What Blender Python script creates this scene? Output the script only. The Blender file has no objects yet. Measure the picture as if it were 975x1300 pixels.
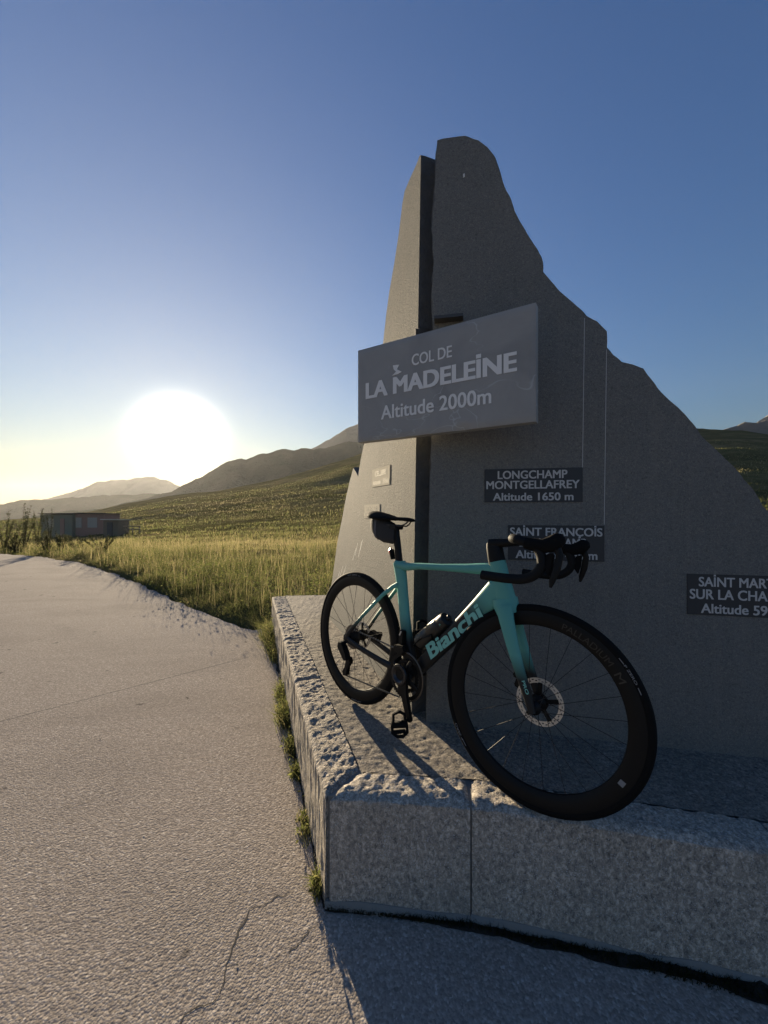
import bpy, math, random
import numpy as np
from mathutils import Vector, Matrix
R = math.radians
random.seed(7); rng = np.random.default_rng(11)
S = bpy.context.scene; COL = S.collection

# ------------------------------------------------------------------ camera, world, sun, exposure
CAMZ, F = 1.402, 488.0                       # eye height; focal length in pixels of the 975 x 1300 photograph
cam = bpy.data.cameras.new('camera'); cam.sensor_fit = 'VERTICAL'; cam.sensor_height = 36.0
cam.lens = F / 1300 * 36.0; cam.clip_start = 0.02; cam.clip_end = 20000
cam_o = bpy.data.objects.new('camera', cam); COL.objects.link(cam_o)
cam_o.location = (0, 0, CAMZ); cam_o.rotation_euler = (R(90), 0, 0); S.camera = cam_o
SUN_AZ, SUN_EL = R(-28.0), R(9.7)            # azimuth clockwise from +Y
SUN = Vector((math.sin(SUN_AZ) * math.cos(SUN_EL), math.cos(SUN_AZ) * math.cos(SUN_EL), math.sin(SUN_EL)))
W = bpy.data.worlds.new('World'); S.world = W; W.use_nodes = True
wn, wl = W.node_tree.nodes, W.node_tree.links; wn.clear()
w_out = wn.new('ShaderNodeOutputWorld'); w_bg = wn.new('ShaderNodeBackground'); w_sky = wn.new('ShaderNodeTexSky')
w_sky.sky_type = 'NISHITA'; w_sky.sun_disc = False; w_sky.sun_elevation = SUN_EL; w_sky.sun_rotation = SUN_AZ
w_sky.altitude = 2000; w_sky.air_density = 2.3; w_sky.dust_density = 0.05; w_sky.ozone_density = 6.0
w_bg.inputs['Strength'].default_value = 0.047
w_tint = wn.new('ShaderNodeMix'); w_tint.data_type = 'RGBA'; w_tint.blend_type = 'MULTIPLY'; w_tint.inputs[0].default_value = 1; w_tint.inputs[7].default_value = (.92, .86, 1.08, 1)   # a clear mountain sky
wl.new(w_sky.outputs[0], w_tint.inputs[6]); wl.new(w_tint.outputs[2], w_bg.inputs['Color'])
# sun glow painted into the sky: aureole and lens bloom, by angle from sun
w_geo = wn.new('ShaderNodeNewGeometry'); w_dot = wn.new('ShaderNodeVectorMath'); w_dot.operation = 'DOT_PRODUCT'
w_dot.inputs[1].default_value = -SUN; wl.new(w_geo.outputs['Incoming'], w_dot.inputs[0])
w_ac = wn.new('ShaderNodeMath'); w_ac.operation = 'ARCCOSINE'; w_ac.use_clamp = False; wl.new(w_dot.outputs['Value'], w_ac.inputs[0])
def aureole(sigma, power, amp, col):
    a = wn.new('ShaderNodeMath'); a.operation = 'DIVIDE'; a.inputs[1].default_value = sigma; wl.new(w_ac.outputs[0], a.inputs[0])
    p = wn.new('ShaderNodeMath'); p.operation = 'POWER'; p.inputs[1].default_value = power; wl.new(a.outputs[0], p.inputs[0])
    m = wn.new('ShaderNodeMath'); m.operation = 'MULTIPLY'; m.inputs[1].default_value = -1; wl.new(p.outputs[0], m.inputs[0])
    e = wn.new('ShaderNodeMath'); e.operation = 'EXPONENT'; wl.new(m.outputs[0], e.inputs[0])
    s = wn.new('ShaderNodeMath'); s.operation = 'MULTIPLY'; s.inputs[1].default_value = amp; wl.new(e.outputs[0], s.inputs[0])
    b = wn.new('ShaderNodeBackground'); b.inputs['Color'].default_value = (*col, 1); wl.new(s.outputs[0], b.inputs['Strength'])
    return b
w_add = wn.new('ShaderNodeAddShader'); w_add2 = wn.new('ShaderNodeAddShader')
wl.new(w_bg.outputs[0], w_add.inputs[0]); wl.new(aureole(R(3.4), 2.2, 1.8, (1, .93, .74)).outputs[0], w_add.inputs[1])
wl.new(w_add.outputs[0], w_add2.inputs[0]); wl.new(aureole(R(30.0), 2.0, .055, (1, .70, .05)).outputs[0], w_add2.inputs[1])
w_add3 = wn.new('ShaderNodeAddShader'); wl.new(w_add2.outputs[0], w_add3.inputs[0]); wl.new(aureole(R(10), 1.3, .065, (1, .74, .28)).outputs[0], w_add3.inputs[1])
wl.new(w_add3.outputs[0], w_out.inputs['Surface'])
sun = bpy.data.lights.new('sun', 'SUN'); sun.energy = 4.6; sun.angle = R(0.5); sun.color = (1, .82, .56)
sun_o = bpy.data.objects.new('sun', sun); COL.objects.link(sun_o); sun_o.location = (-20, 40, 30)
sun_o.rotation_euler = SUN.to_track_quat('Z', 'Y').to_euler()
S.view_settings.view_transform = 'Standard'; S.view_settings.look = 'None'
S.view_settings.exposure = 1.68; S.view_settings.gamma = 1; S.view_settings.use_curve_mapping = False
S.render.engine = 'CYCLES'; S.cycles.max_bounces = 6; S.cycles.volume_bounces = 0; S.cycles.use_denoising = True

# ------------------------------------------------------------------ helpers
def ray(px, py): return np.array([(px - 487.5) / F, 1.0, (650 - py) / F])
def on_z(px, py, z):                         # where a sight line meets the level z
    r = ray(px, py); t = (z - CAMZ) / r[2]; return np.array([0, 0, CAMZ]) + r * t
class Plane:                                 # vertical plane: origin o, horizontal direction d
    def __init__(s, o, d):
        s.o = np.array([o[0], o[1], 0.0]); d = np.array([d[0], d[1], 0.0]); s.d = d / np.linalg.norm(d)
        s.n = np.array([s.d[1], -s.d[0], 0.0])   # towards the camera side for left-to-right d
    def uv(s, px, py):
        r = ray(px, py); c = np.array([0, 0, CAMZ]); t = ((s.o - c) @ s.n) / (r @ s.n); p = c + r * t
        return float((p - s.o) @ s.d), float(p[2])
    def at(s, u, z, off=0.0): return s.o + s.d * u + s.n * off + np.array([0, 0, z])
def hash3(i, j, k):
    n = (i.astype(np.int64) * 73856093) ^ (j.astype(np.int64) * 19349663) ^ (k.astype(np.int64) * 83492791)
    n = (n ^ (n >> 13)) * 1274126177 & 0x7fffffff
    n = (n ^ (n >> 16)) & 0xffffff
    return n / 0xffffff
def vnoise(p):                               # value noise, p (N,3) -> -1..1
    p = np.asarray(p, float); i = np.floor(p).astype(np.int64); f = p - i; f = f * f * (3 - 2 * f); o = 0
    for a in (0, 1):
        for b in (0, 1):
            for c in (0, 1):
                w = (f[:, 0] if a else 1 - f[:, 0]) * (f[:, 1] if b else 1 - f[:, 1]) * (f[:, 2] if c else 1 - f[:, 2])
                o = o + w * hash3(i[:, 0] + a, i[:, 1] + b, i[:, 2] + c)
    return o * 2 - 1
def fbm(p, oct=4, gain=.5):
    p = np.asarray(p, float); s = 0; a = 1
    for k in range(oct): s = s + a * vnoise(p * 2 ** k + 17.3 * k); a *= gain
    return s
def link(name, me, mat, parent=None, label=None):
    if mat:
        for m in (mat if isinstance(mat, (list, tuple)) else [mat]): me.materials.append(m)
    o = bpy.data.objects.new(name, me); COL.objects.link(o)
    if parent: o.parent = parent
    if label: o['label'] = label
    return o
def tag(o, label=None, cat=None, group=None, kind=None):
    if label: o['label'] = label
    if cat: o['category'] = cat
    if group: o['group'] = group
    if kind: o['kind'] = kind
    return o
def thing(name, label, cat, loc=(0, 0, 0), group=None, rot=None):
    o = bpy.data.objects.new(name, None); COL.objects.link(o); o.empty_display_size = .1; o.location = loc
    if rot is not None: o.rotation_euler = rot
    return tag(o, label, cat, group)
def numesh(name, V, quads=None, tris=None, smooth=True):
    me = bpy.data.meshes.new(name); V = np.asarray(V, np.float32); me.vertices.add(len(V)); me.vertices.foreach_set('co', V.ravel())
    L = []; st = []; tot = []; k = 0
    for Q, n in ((quads, 4), (tris, 3)):
        if Q is None or len(Q) == 0: continue
        Q = np.asarray(Q, np.int32); L.append(Q.ravel()); st.append(k + np.arange(len(Q)) * n); tot.append(np.full(len(Q), n)); k += len(Q) * n
    L = np.concatenate(L); st = np.concatenate(st); tot = np.concatenate(tot)
    me.loops.add(len(L)); me.loops.foreach_set('vertex_index', L.astype(np.int32)); me.polygons.add(len(st))
    me.polygons.foreach_set('loop_start', st.astype(np.int32)); me.polygons.foreach_set('loop_total', tot.astype(np.int32))
    me.update(calc_edges=True); me.validate()
    if smooth: me.polygons.foreach_set('use_smooth', np.ones(len(me.polygons), bool))
    return me
class MB:                                    # collects shapes that make ONE mesh
    def __init__(s): s.V = []; s.Fc = []
    def add(s, V, Fc):
        k = len(s.V); s.V += [tuple(map(float, v)) for v in V]; s.Fc += [tuple(i + k for i in f) for f in Fc]; return s
    def rings(s, rings, closed_u=True, caps=True, loop=False):
        n = len(rings[0]); V = [p for r in rings for p in r]; Fc = []
        m = len(rings)
        for i in range(m if loop else m - 1):
            a, b = i * n, ((i + 1) % m) * n
            for j in range(n if closed_u else n - 1):
                q = (j + 1) % n; Fc.append((a + j, a + q, b + q, b + j))
        if caps and not loop:
            Fc.append(tuple(range(n))[::-1]); Fc.append(tuple((m - 1) * n + j for j in range(n)))
        return s.add(V, Fc)
    def tube(s, pts, ra, rb=None, n=12, side=(0, 1, 0), p=2.0, caps=True, loop=False):
        """sweep along pts; ra = half size in the plane of the path, rb = half size along `side`"""
        P = [np.array(q, float) for q in pts]; m = len(P)
        ra = [ra] * m if np.isscalar(ra) else ra; rb = ra if rb is None else ([rb] * m if np.isscalar(rb) else rb)
        out = []
        for i in range(m):
            t = (P[(i + 1) % m] - P[i - 1]) if loop else P[min(i + 1, m - 1)] - P[max(i - 1, 0)]; t /= np.linalg.norm(t)
            sd = np.array(side, float); sd = sd - t * (sd @ t)
            if np.linalg.norm(sd) < 1e-4: sd = np.array([1, 0, 0.]) - t * t[0]
            sd /= np.linalg.norm(sd); up = np.cross(t, sd)
            ring = []
            for k in range(n):
                a = 2 * math.pi * k / n; c, q = math.cos(a), math.sin(a)
                ring.append(P[i] + sd * rb[i] * math.copysign(abs(c) ** (2 / p), c) + up * ra[i] * math.copysign(abs(q) ** (2 / p), q))
            out.append(ring)
        return s.rings(out, caps=caps, loop=loop)
    def lathe(s, prof, c=(0, 0, 0), n=64, closed=True):
        """prof: list of (r, y) turned about the axis through c along local y"""
        rg = []
        for k in range(n):
            a = 2 * math.pi * k / n; rg.append([(c[0] + r * math.cos(a), c[1] + y, c[2] + r * math.sin(a)) for r, y in prof])
        return s.rings(rg, closed_u=closed, caps=False, loop=True)
    def prism(s, poly, y0, y1):              # polygon in (x, z), thickness along y
        n = len(poly); V = [(x, y0, z) for x, z in poly] + [(x, y1, z) for x, z in poly]
        return s.add(V, [tuple(range(n)), tuple(range(2 * n - 1, n - 1, -1))] + [(i, i + n, (i + 1) % n + n, (i + 1) % n) for i in range(n)])
    def box(s, c, h, rot=None):
        V = [np.array([sx * h[0], sy * h[1], sz * h[2]]) for sx in (-1, 1) for sy in (-1, 1) for sz in (-1, 1)]
        if rot is not None: V = [np.array(rot @ Vector(v)) for v in V]
        V = [v + np.array(c) for v in V]
        return s.add(V, [(0, 1, 3, 2), (4, 6, 7, 5), (0, 4, 5, 1), (2, 3, 7, 6), (0, 2, 6, 4), (1, 5, 7, 3)])
    def xform(s, M):
        s.V = [tuple(M @ Vector(v)) for v in s.V]; return s
    def build(s, name, mat, parent=None, smooth=35, label=None, bevel=0):
        me = bpy.data.meshes.new(name); me.from_pydata(s.V, [], s.Fc); me.update()
        import bmesh
        bm = bmesh.new(); bm.from_mesh(me); bmesh.ops.recalc_face_normals(bm, faces=bm.faces)
        if bevel: bmesh.ops.bevel(bm, geom=[e for e in bm.edges if e.calc_face_angle(0) > R(30)], offset=bevel, segments=2, affect='EDGES', clamp_overlap=True)
        bm.to_mesh(me); bm.free()
        if smooth:
            me.polygons.foreach_set('use_smooth', np.ones(len(me.polygons), bool)); me.set_sharp_from_angle(angle=R(smooth))
        return link(name, me, mat, parent, label)

# ------------------------------------------------------------------ materials
class NT:
    def __init__(s, name):
        s.m = bpy.data.materials.new(name); s.m.use_nodes = True; s.t = s.m.node_tree; s.t.nodes.clear()
        s.out = s.n('ShaderNodeOutputMaterial'); s.b = s.n('ShaderNodeBsdfPrincipled'); s.l(s.b.outputs[0], s.out.inputs['Surface'])
    def n(s, ty, **k):
        x = s.t.nodes.new(ty)
        for a, v in k.items(): setattr(x, a, v)
        return x
    def l(s, a, b): s.t.links.new(a, b)
    def set(s, **k):
        for a, v in k.items():
            i = s.b.inputs[a.replace('_', ' ')]
            if hasattr(v, 'is_output') : s.l(v, i)
            elif isinstance(v, tuple) and len(v) == 3: i.default_value = (*v, 1)
            else: i.default_value = v
        return s
    def coord(s, scale=(1, 1, 1), which='Object'):
        c = s.n('ShaderNodeTexCoord'); m = s.n('ShaderNodeMapping'); m.inputs['Scale'].default_value = scale; s.l(c.outputs[which], m.inputs['Vector']); return m.outputs[0]
    def noise(s, v, sc, det=4, rough=.55, dist=0):
        x = s.n('ShaderNodeTexNoise'); x.inputs['Scale'].default_value = sc; x.inputs['Detail'].default_value = det; x.inputs['Roughness'].default_value = rough; x.inputs['Distortion'].default_value = dist
        s.l(v, x.inputs['Vector']); return x.outputs['Fac']
    def voro(s, v, sc, feature='F1', out='Distance'):
        x = s.n('ShaderNodeTexVoronoi', feature=feature); x.inputs['Scale'].default_value = sc; s.l(v, x.inputs['Vector']); return x.outputs[out]
    def ramp(s, f, stops, interp='LINEAR'):
        x = s.n('ShaderNodeValToRGB'); e = x.color_ramp.elements; x.color_ramp.interpolation = interp
        while len(e) < len(stops): e.new(.5)
        for q, (p, c) in zip(e, stops): q.position = p; q.color = (*c, 1) if len(c) == 3 else c
        s.l(f, x.inputs[0]); return x.outputs[0]
    def mix(s, f, a, b, mode='MIX'):
        x = s.n('ShaderNodeMix', data_type='RGBA', blend_type=mode)
        for i, v in ((x.inputs[0], f), (x.inputs[6], a), (x.inputs[7], b)):
            if hasattr(v, 'is_output'): s.l(v, i)
            elif isinstance(v, tuple): i.default_value = (*v, 1) if len(v) == 3 else v
            else: i.default_value = v
        return x.outputs[2]
    def math(s, op, a, b=0.0, clamp=False):
        x = s.n('ShaderNodeMath', operation=op, use_clamp=clamp)
        for i, v in ((x.inputs[0], a), (x.inputs[1], b)):
            if hasattr(v, 'is_output'): s.l(v, i)
            else: i.default_value = v
        return x.outputs[0]
    def bump(s, h, strength=.5, dist=.01, prev=None):
        x = s.n('ShaderNodeBump'); x.inputs['Strength'].default_value = strength; x.inputs['Distance'].default_value = dist
        s.l(h, x.inputs['Height'])
        if prev: s.l(prev, x.inputs['Normal'])
        s.l(x.outputs[0], s.b.inputs['Normal']); return x.outputs[0]
def g(v): return (v, v, v)
def simple(name, col, rough=.5, metal=0, coat=0, spec=.5, bump=None):
    t = NT(name); t.set(Base_Color=col, Roughness=rough, Metallic=metal, Coat_Weight=coat, Specular_IOR_Level=spec)
    if bump: t.bump(t.noise(t.coord(), bump[0]), bump[1], bump[2])
    return t.m

t = NT('schist'); c = t.coord()
sp = t.noise(c, 210, 3, .75); big = t.noise(c, 2.2, 5, .6)
col = t.mix(big, (.162, .162, .154), (.218, .219, .207)); col = t.mix(t.ramp(sp, [(.52, g(0)), (.66, g(1))]), col, (.30, .28, .24))
col = t.mix(t.ramp(t.noise(c, 420, 2, .6), [(.30, g(1)), (.42, g(0))]), col, (.05, .052, .055))
strk = t.noise(t.coord((26, 26, 1.1)), 1.0, 5, .65)
col = t.mix(t.math('MULTIPLY', t.ramp(strk, [(.50, g(0)), (.75, g(1))]), .5), col, (.24, .23, .205))
t.set(Base_Color=col, Roughness=.85, Specular_IOR_Level=.12)
col = t.mix(t.ramp(t.noise(c, 85, 4, .75), [(.54, g(0)), (.66, g(.5))]), col, (.31, .295, .255)); col = t.mix(t.ramp(t.noise(c, 78, 4, .75), [(.36, g(.45)), (.46, g(0))]), col, (.09, .09, .085)); t.set(Base_Color=col)
b1 = t.bump(t.noise(c, 100, 4, .75), .9, .010); t.bump(t.noise(c, 9, 4, .6), .25, .01, b1)
M_SCHIST = t.m
t = NT('broken_schist'); c = t.coord()
t.set(Base_Color=t.mix(t.noise(c, 14, 6, .65), (.05, .052, .055), (.125, .125, .12)), Roughness=.8, Specular_IOR_Level=.3)
b1 = t.bump(t.noise(c, 60, 5, .7), .7, .01); t.bump(t.noise(c, 11, 5, .6), .8, .03, b1)
M_BROKEN = t.m
t = NT('veined_slate'); c = t.coord()
base = t.mix(t.noise(c, 5, 6, .65, .6), (.25, .245, .232), (.37, .362, .342))
base = t.mix(t.math('MULTIPLY', t.ramp(t.noise(c, 2.1, 3, .6, 1.0), [(.55, g(0)), (.7, g(1))]), .5), base, (.185, .185, .18))
vn = t.noise(t.coord((1.6, 1.0, 2.2)), 1.25, 3, .5, 1.5); line = t.math('ABSOLUTE', t.math('SUBTRACT', vn, .5))
vein = t.ramp(line, [(.0, g(1)), (.006, g(0))]); gate = t.ramp(t.noise(c, 3.2, 2), [(.5, g(0)), (.62, g(1))])
base = t.mix(t.math('MULTIPLY', t.math('MULTIPLY', vein, gate), .55), base, (.55, .56, .56))
t.set(Base_Color=base, Roughness=.5, Specular_IOR_Level=.45)
b1 = t.bump(t.noise(c, 90, 3, .6), .15, .003); t.bump(t.noise(c, 12, 4, .6), .2, .006, b1)
M_SLATE = t.m
def granite(name, k=1.0, grooves=False, rough_bump=.5):
    t = NT(name); c = t.coord()
    gr = t.noise(t.coord((1, 1, .7)), 85, 3, .62, .6)
    col = t.ramp(gr, [(.30, (.10 * k, .09 * k, .078 * k)), (.42, (.19 * k, .17 * k, .145 * k)), (.52, (.255 * k, .222 * k, .18 * k)), (.60, (.34 * k, .295 * k, .245 * k)), (.72, (.48 * k, .43 * k, .36 * k))])
    col = t.mix(t.ramp(t.noise(c, 240, 2, .6), [(.58, g(0)), (.70, g(1))]), col, g(.40 * k)); col = t.mix(t.ramp(t.noise(c, 190, 2, .6), [(.30, g(1)), (.38, g(0))]), col, g(.06 * k))
    col = t.mix(t.math('MULTIPLY', t.ramp(t.noise(c, 3.5, 5, .65), [(.45, g(0)), (.75, g(1))]), .4), col, (.14 * k, .135 * k, .115 * k))
    t.set(Base_Color=col, Roughness=.9, Specular_IOR_Level=.12)
    b1 = t.bump(t.noise(c, 120, 4, .7), rough_bump, .006)
    if grooves: t.bump(t.noise(t.coord((70, 70, 5)), 1.0, 3, .6), .8, .012, b1)
    else: t.bump(t.noise(c, 28, 4, .65), .35, .012, b1)
    return t.m
M_GRAN = granite('granite', 1.45); M_GRAN_G = granite('tooled_granite', 1.25, True); M_PAVE = granite('paving_granite', .85)
M_MORTAR = simple('mortar', (.20, .195, .18), .9, bump=(60, .5, .01))

t = NT('washed_concrete'); c = t.coord()
st = t.n('ShaderNodeTexVoronoi'); st.inputs['Scale'].default_value = 135; t.l(c, st.inputs['Vector'])
sc_ = t.n('ShaderNodeSeparateColor'); t.l(st.outputs['Color'], sc_.inputs[0])
col = t.ramp(sc_.outputs[0], [(0, (.15, .13, .11)), (.25, (.27, .235, .20)), (.7, (.40, .35, .305)), (.92, (.50, .445, .39)), (1, (.64, .58, .52))])
col = t.mix(t.ramp(t.noise(c, 62, 4, .7), [(.36, g(.75)), (.56, g(0))]), col, (.15, .125, .11))
col = t.mix(.40, col, t.mix(t.noise(c, 1.3, 6, .6), (.25, .22, .192), (.40, .35, .305)))
stain = t.ramp(t.noise(t.coord((.5, 1.6, 1)), .9, 5, .6, .4), [(.48, g(0)), (.72, g(1))]); col = t.mix(t.math('MULTIPLY', stain, .45), col, (.18, .157, .138))
dk = t.ramp(t.noise(c, 7, 3, .5, .3), [(.70, g(0)), (.74, g(1))]); col = t.mix(t.math('MULTIPLY', dk, .7), col, (.075, .066, .058))
t.set(Base_Color=col, Roughness=1.0, Specular_IOR_Level=.03)
b1 = t.bump(t.math('MULTIPLY', st.outputs['Distance'], -1.0), .30, .006); b2 = t.bump(t.noise(c, 62, 5, .75), .30, .009, b1); t.bump(t.noise(c, 3.0, 4, .6), .15, .02, b2)
M_ROAD = t.m
M_CRACK = simple('crack_dirt', (.035, .03, .026), .95)
t = NT('meadow_soil'); c = t.coord()
lo = t.noise(t.coord((.012, .05, .05)), 1.0, 6, .6, .6); hi = t.noise(t.coord((.15, .4, .3)), 1.0, 6, .7); mid = t.noise(t.coord((.035, .11, .15)), 1.0, 7, .68, .8)
col = t.mix(t.ramp(lo, [(.36, g(0)), (.62, g(1))]), (.12, .115, .048), (.24, .185, .09)); col = t.mix(t.ramp(mid, [(.44, g(0)), (.58, g(1))]), col, (.075, .074, .032)); col = t.mix(t.ramp(hi, [(.4, g(0)), (.7, g(1))]), col, (.062, .064, .027))
col = t.mix(t.math('MULTIPLY', t.noise(c, 1.8, 5, .7), .5), col, (.12, .10, .045))
t.set(Base_Color=col, Roughness=1.0, Specular_IOR_Level=0.0)
b1 = t.bump(t.noise(c, 2.5, 6, .7), 1.0, .25); t.bump(t.noise(t.coord((.12, .25, .12)), 1.0, 5, .65), .4, 2.0, b1)
M_GROUND = t.m
def rock(name, a, b, sc):
    t = NT(name); c = t.coord(); n1 = t.noise(c, sc, 8, .62); col = t.mix(t.ramp(n1, [(.35, g(0)), (.65, g(1))]), a, b)
    t.set(Base_Color=col, Roughness=1.0, Specular_IOR_Level=0.0); t.bump(t.noise(c, sc * 3, 8, .65), .8, 25); return t.m
M_HILL = rock('hill_grass', (.055, .062, .038), (.10, .09, .06), .006); M_MTN = rock('mountain_rock', (.10, .095, .075), (.19, .175, .15), .004)
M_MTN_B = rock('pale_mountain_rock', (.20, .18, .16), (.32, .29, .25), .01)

def leafmat(name, stops, trans=.45):
    t = NT(name); a = t.n('ShaderNodeAttribute', attribute_name='tint'); col = t.ramp(a.outputs['Fac'], stops)
    t.set(Base_Color=col, Roughness=.8, Specular_IOR_Level=.08)
    tr = t.n('ShaderNodeBsdfTranslucent'); t.l(col, tr.inputs['Color']); mx = t.n('ShaderNodeMixShader'); mx.inputs[0].default_value = trans + .1
    t.l(t.b.outputs[0], mx.inputs[1]); t.l(tr.outputs[0], mx.inputs[2]); t.l(mx.outputs[0], t.out.inputs['Surface']); return t.m
M_GRASS = leafmat('grass_blades', [(0, (.055, .062, .020)), (.45, (.115, .130, .045)), (.7, (.19, .178, .075)), (1, (.33, .275, .15))])
M_LEAF = leafmat('weed_leaves', [(0, (.05, .065, .02)), (.55, (.11, .13, .04)), (1, (.20, .19, .07))])
M_SHRUB = leafmat('shrub_leaves', [(0, (.035, .042, .02)), (.6, (.06, .062, .03)), (1, (.10, .085, .045))], .35)
M_STEM = simple('stem_bark', (.06, .045, .03), .9)
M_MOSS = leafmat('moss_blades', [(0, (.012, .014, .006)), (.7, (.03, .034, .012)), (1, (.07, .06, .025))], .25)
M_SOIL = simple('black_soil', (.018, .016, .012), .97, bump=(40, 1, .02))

# ------------------------------------------------------------------ road and terrain
def edge_pts():
    P = [(-60, 34), (-30, 21.2)]
    for px, py in ((-60, 698.5), (0, 703), (50, 707), (100, 714), (145, 728), (180, 742), (215, 759), (250, 776), (290, 790), (322, 800)):
        p = on_z(px, py, 0); P.append((p[0], p[1]))
    P += [(-1.36, 4.72), (1.0, 5.0), (4.0, 4.9), (9, 6.0), (30, 9.5), (60, 12)]
    return np.array(P)
EDGE = edge_pts()
def resample(P, step):
    P = np.asarray(P, float); out = []
    for a, b in zip(P[:-1], P[1:]):
        n = max(1, int(np.linalg.norm(b - a) / step)); out += [a + (b - a) * k / n for k in range(n)]
    return np.array(out + [P[-1]])
def road_edge_r(th):                         # distance to the road's far edge along an azimuth (front half)
    E = resample(EDGE, .2); a = np.arctan2(E[:, 0], E[:, 1]); r = np.hypot(E[:, 0], E[:, 1]); o = np.argsort(a)
    return np.interp(th, a[o], r[o])
er = []
E2 = resample(EDGE, .06); nn = fbm(np.c_[E2 * 3.0, np.zeros(len(E2))], 4)
E2 = E2 + np.c_[np.zeros(len(E2)), nn * .05 * np.clip(np.hypot(E2[:, 0], E2[:, 1]) / 6, .4, 2)]
poly = [(60, -30), (-60, -30)] + [tuple(p) for p in E2]
me = bpy.data.meshes.new('road'); nP = len(poly)
me.from_pydata([(x, y, 0) for x, y in poly] + [(x, y, -.06) for x, y in poly], [], [tuple(range(nP))[::-1]] + [(i, (i + 1) % nP, (i + 1) % nP + nP, i + nP) for i in range(nP)])
import bmesh
bm = bmesh.new(); bm.from_mesh(me); bmesh.ops.recalc_face_normals(bm, faces=bm.faces); bmesh.ops.triangulate(bm, faces=[f for f in bm.faces if len(f.verts) > 4]); bm.to_mesh(me); bm.free()
road = tag(link('road', me, M_ROAD), kind='structure')
def ribbon(name, pts, w, z, mat, jitter=.0, parent=None, wj=.5, seed=0):
    P = resample(pts, .008); n = len(P); T = np.gradient(P, axis=0); T /= np.linalg.norm(T, axis=1)[:, None] + 1e-9; N = np.c_[-T[:, 1], T[:, 0]]
    q = np.c_[P * 8.0, np.full(n, seed)]; P = P + N * (fbm(q, 5, .62) * jitter)[:, None]; ww = w * (1 + wj * fbm(q * 2.3 + 5, 3)); ww = np.clip(ww, w * .12, None)
    tap = np.minimum(1, np.minimum(np.arange(n), np.arange(n)[::-1]) / (n * .12)); ww = ww * np.maximum(tap, .05)
    V = np.r_[np.c_[P + N * ww[:, None], np.full(n, z)], np.c_[P - N * ww[:, None], np.full(n, z)]]
    i = np.arange(n - 1); return link(name, numesh(name, V, np.c_[i, i + 1, i + 1 + n, i + n]), mat, parent)
G = lambda *pp: [tuple(on_z(x, y, 0)[:2]) for x, y in pp]
ribbon('joint', G((-160, 957), (0, 916), (335, 829)),   .0032, .0006, M_CRACK, .002, road, .3)
ribbon('crack', G((411, 1160), (395, 1185), (380, 1200), (368, 1216)),   .0018, .0007, M_CRACK, .03, road, .8, 3)
ribbon('crack', G((372, 1130), (322, 1160), (300, 1205), (283, 1243), (266, 1266), (230, 1290), (195, 1330)),  .0024, .0008, M_CRACK, .03, road, .8, 9)
for (a, b) in (((60, 1030), (150, 1008)), ((20, 985), (110, 955)), ((330, 1262), (300, 1290)), ((150, 1235), (190, 1215))):
    ribbon('crack', G(a, b),   .0009, .0009, M_CRACK, .02, road, .9, a[0])

SKY_L = [(-900, 668), (-300, 664), (0, 662), (60, 657), (113, 650), (163, 638), (212, 629), (276, 622), (345, 610), (394, 598), (458, 577), (540, 560), (640, 548), (760, 545), (890, 548.5), (940, 551), (975, 556), (1100, 574), (1500, 622), (3000, 655)]
def terrain(th, r):
    px = 487.5 + F * np.tan(np.clip(th, -1.45, 1.45)); ys = np.interp(px, [p[0] for p in SKY_L], [p[1] for p in SKY_L])
    cs = np.cos(np.clip(th, -1.45, 1.45)); x, y = r * np.sin(th), r * np.cos(th)
    D = 300 + 60 * np.sin(th * 5)
    e = (650 - ys) / F * cs; Hs = e * D + CAMZ
    re = road_edge_r(th); d = r - re; front = np.abs(th) < 1.4
    q = np.c_[x, y, 0 * x]
    z = -.055 + .075 * np.clip(d / .25, 0, 1) + .05 * np.clip(d / .6, 0, 1) * fbm(q * 1.1, 3)
    dip = -1.5 * np.clip((r - 14) / 34, 0, 1); dip = dip * dip * (-1 / 1.5) * 1.0 if False else dip
    tt = np.clip((r - 26) / (D - 26), 0, 1); rise = (Hs + 1.5) * tt ** 1.25
    und = fbm(np.c_[x * .012, y * .018, 0 * x + 3], 4) * np.clip((r - 30) / 120, 0, 1) * (3.6 + .07 * np.abs(Hs)) * (1 - .7 * tt)
    z = np.where(d > 0, z + dip + rise + und + .12 * np.clip((r - 9) / 10, 0, 1) * fbm(q * .45, 3), z)
    far = np.clip((r - D) / 350, 0, 1); far = far * far * (3 - 2 * far); z = z * (1 - far) + far * -35
    zb = np.where(r > 60, -.055 - 20 * np.clip((r - 60) / 900, 0, 1), -.055)
    return np.where(front, z, zb)
th = np.r_[np.linspace(-1.4, 1.4, 460), np.linspace(1.44, 2 * math.pi - 1.44, 60)]
rr = np.r_[np.linspace(.6, 4, 6), np.geomspace(4.4, 60, 90), np.geomspace(62, 460, 90), np.geomspace(480, 3600, 24)]
TH, RR = np.meshgrid(th, rr); Z = terrain(TH.ravel(), RR.ravel()); V = np.c_[(RR * np.sin(TH)).ravel(), (RR * np.cos(TH)).ravel(), Z]
nt, nr = len(th), len(rr); i, j = np.meshgrid(np.arange(nr - 1), np.arange(nt), indexing='ij'); j2 = (j + 1) % nt
Q = np.c_[(i * nt + j).ravel(), (i * nt + j2).ravel(), ((i + 1) * nt + j2).ravel(), ((i + 1) * nt + j).ravel()][:, ::-1]
V = np.r_[V, [[0, 0, -.055]]]; T = np.c_[np.full(nt, len(V) - 1), np.arange(nt), (np.arange(nt) + 1) % nt][:, ::-1]
ground = tag(link('ground', numesh('ground', V, Q, T), M_GROUND), kind='structure')
def gz(x, y): return terrain(np.arctan2(x, y), np.hypot(x, y))

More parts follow.
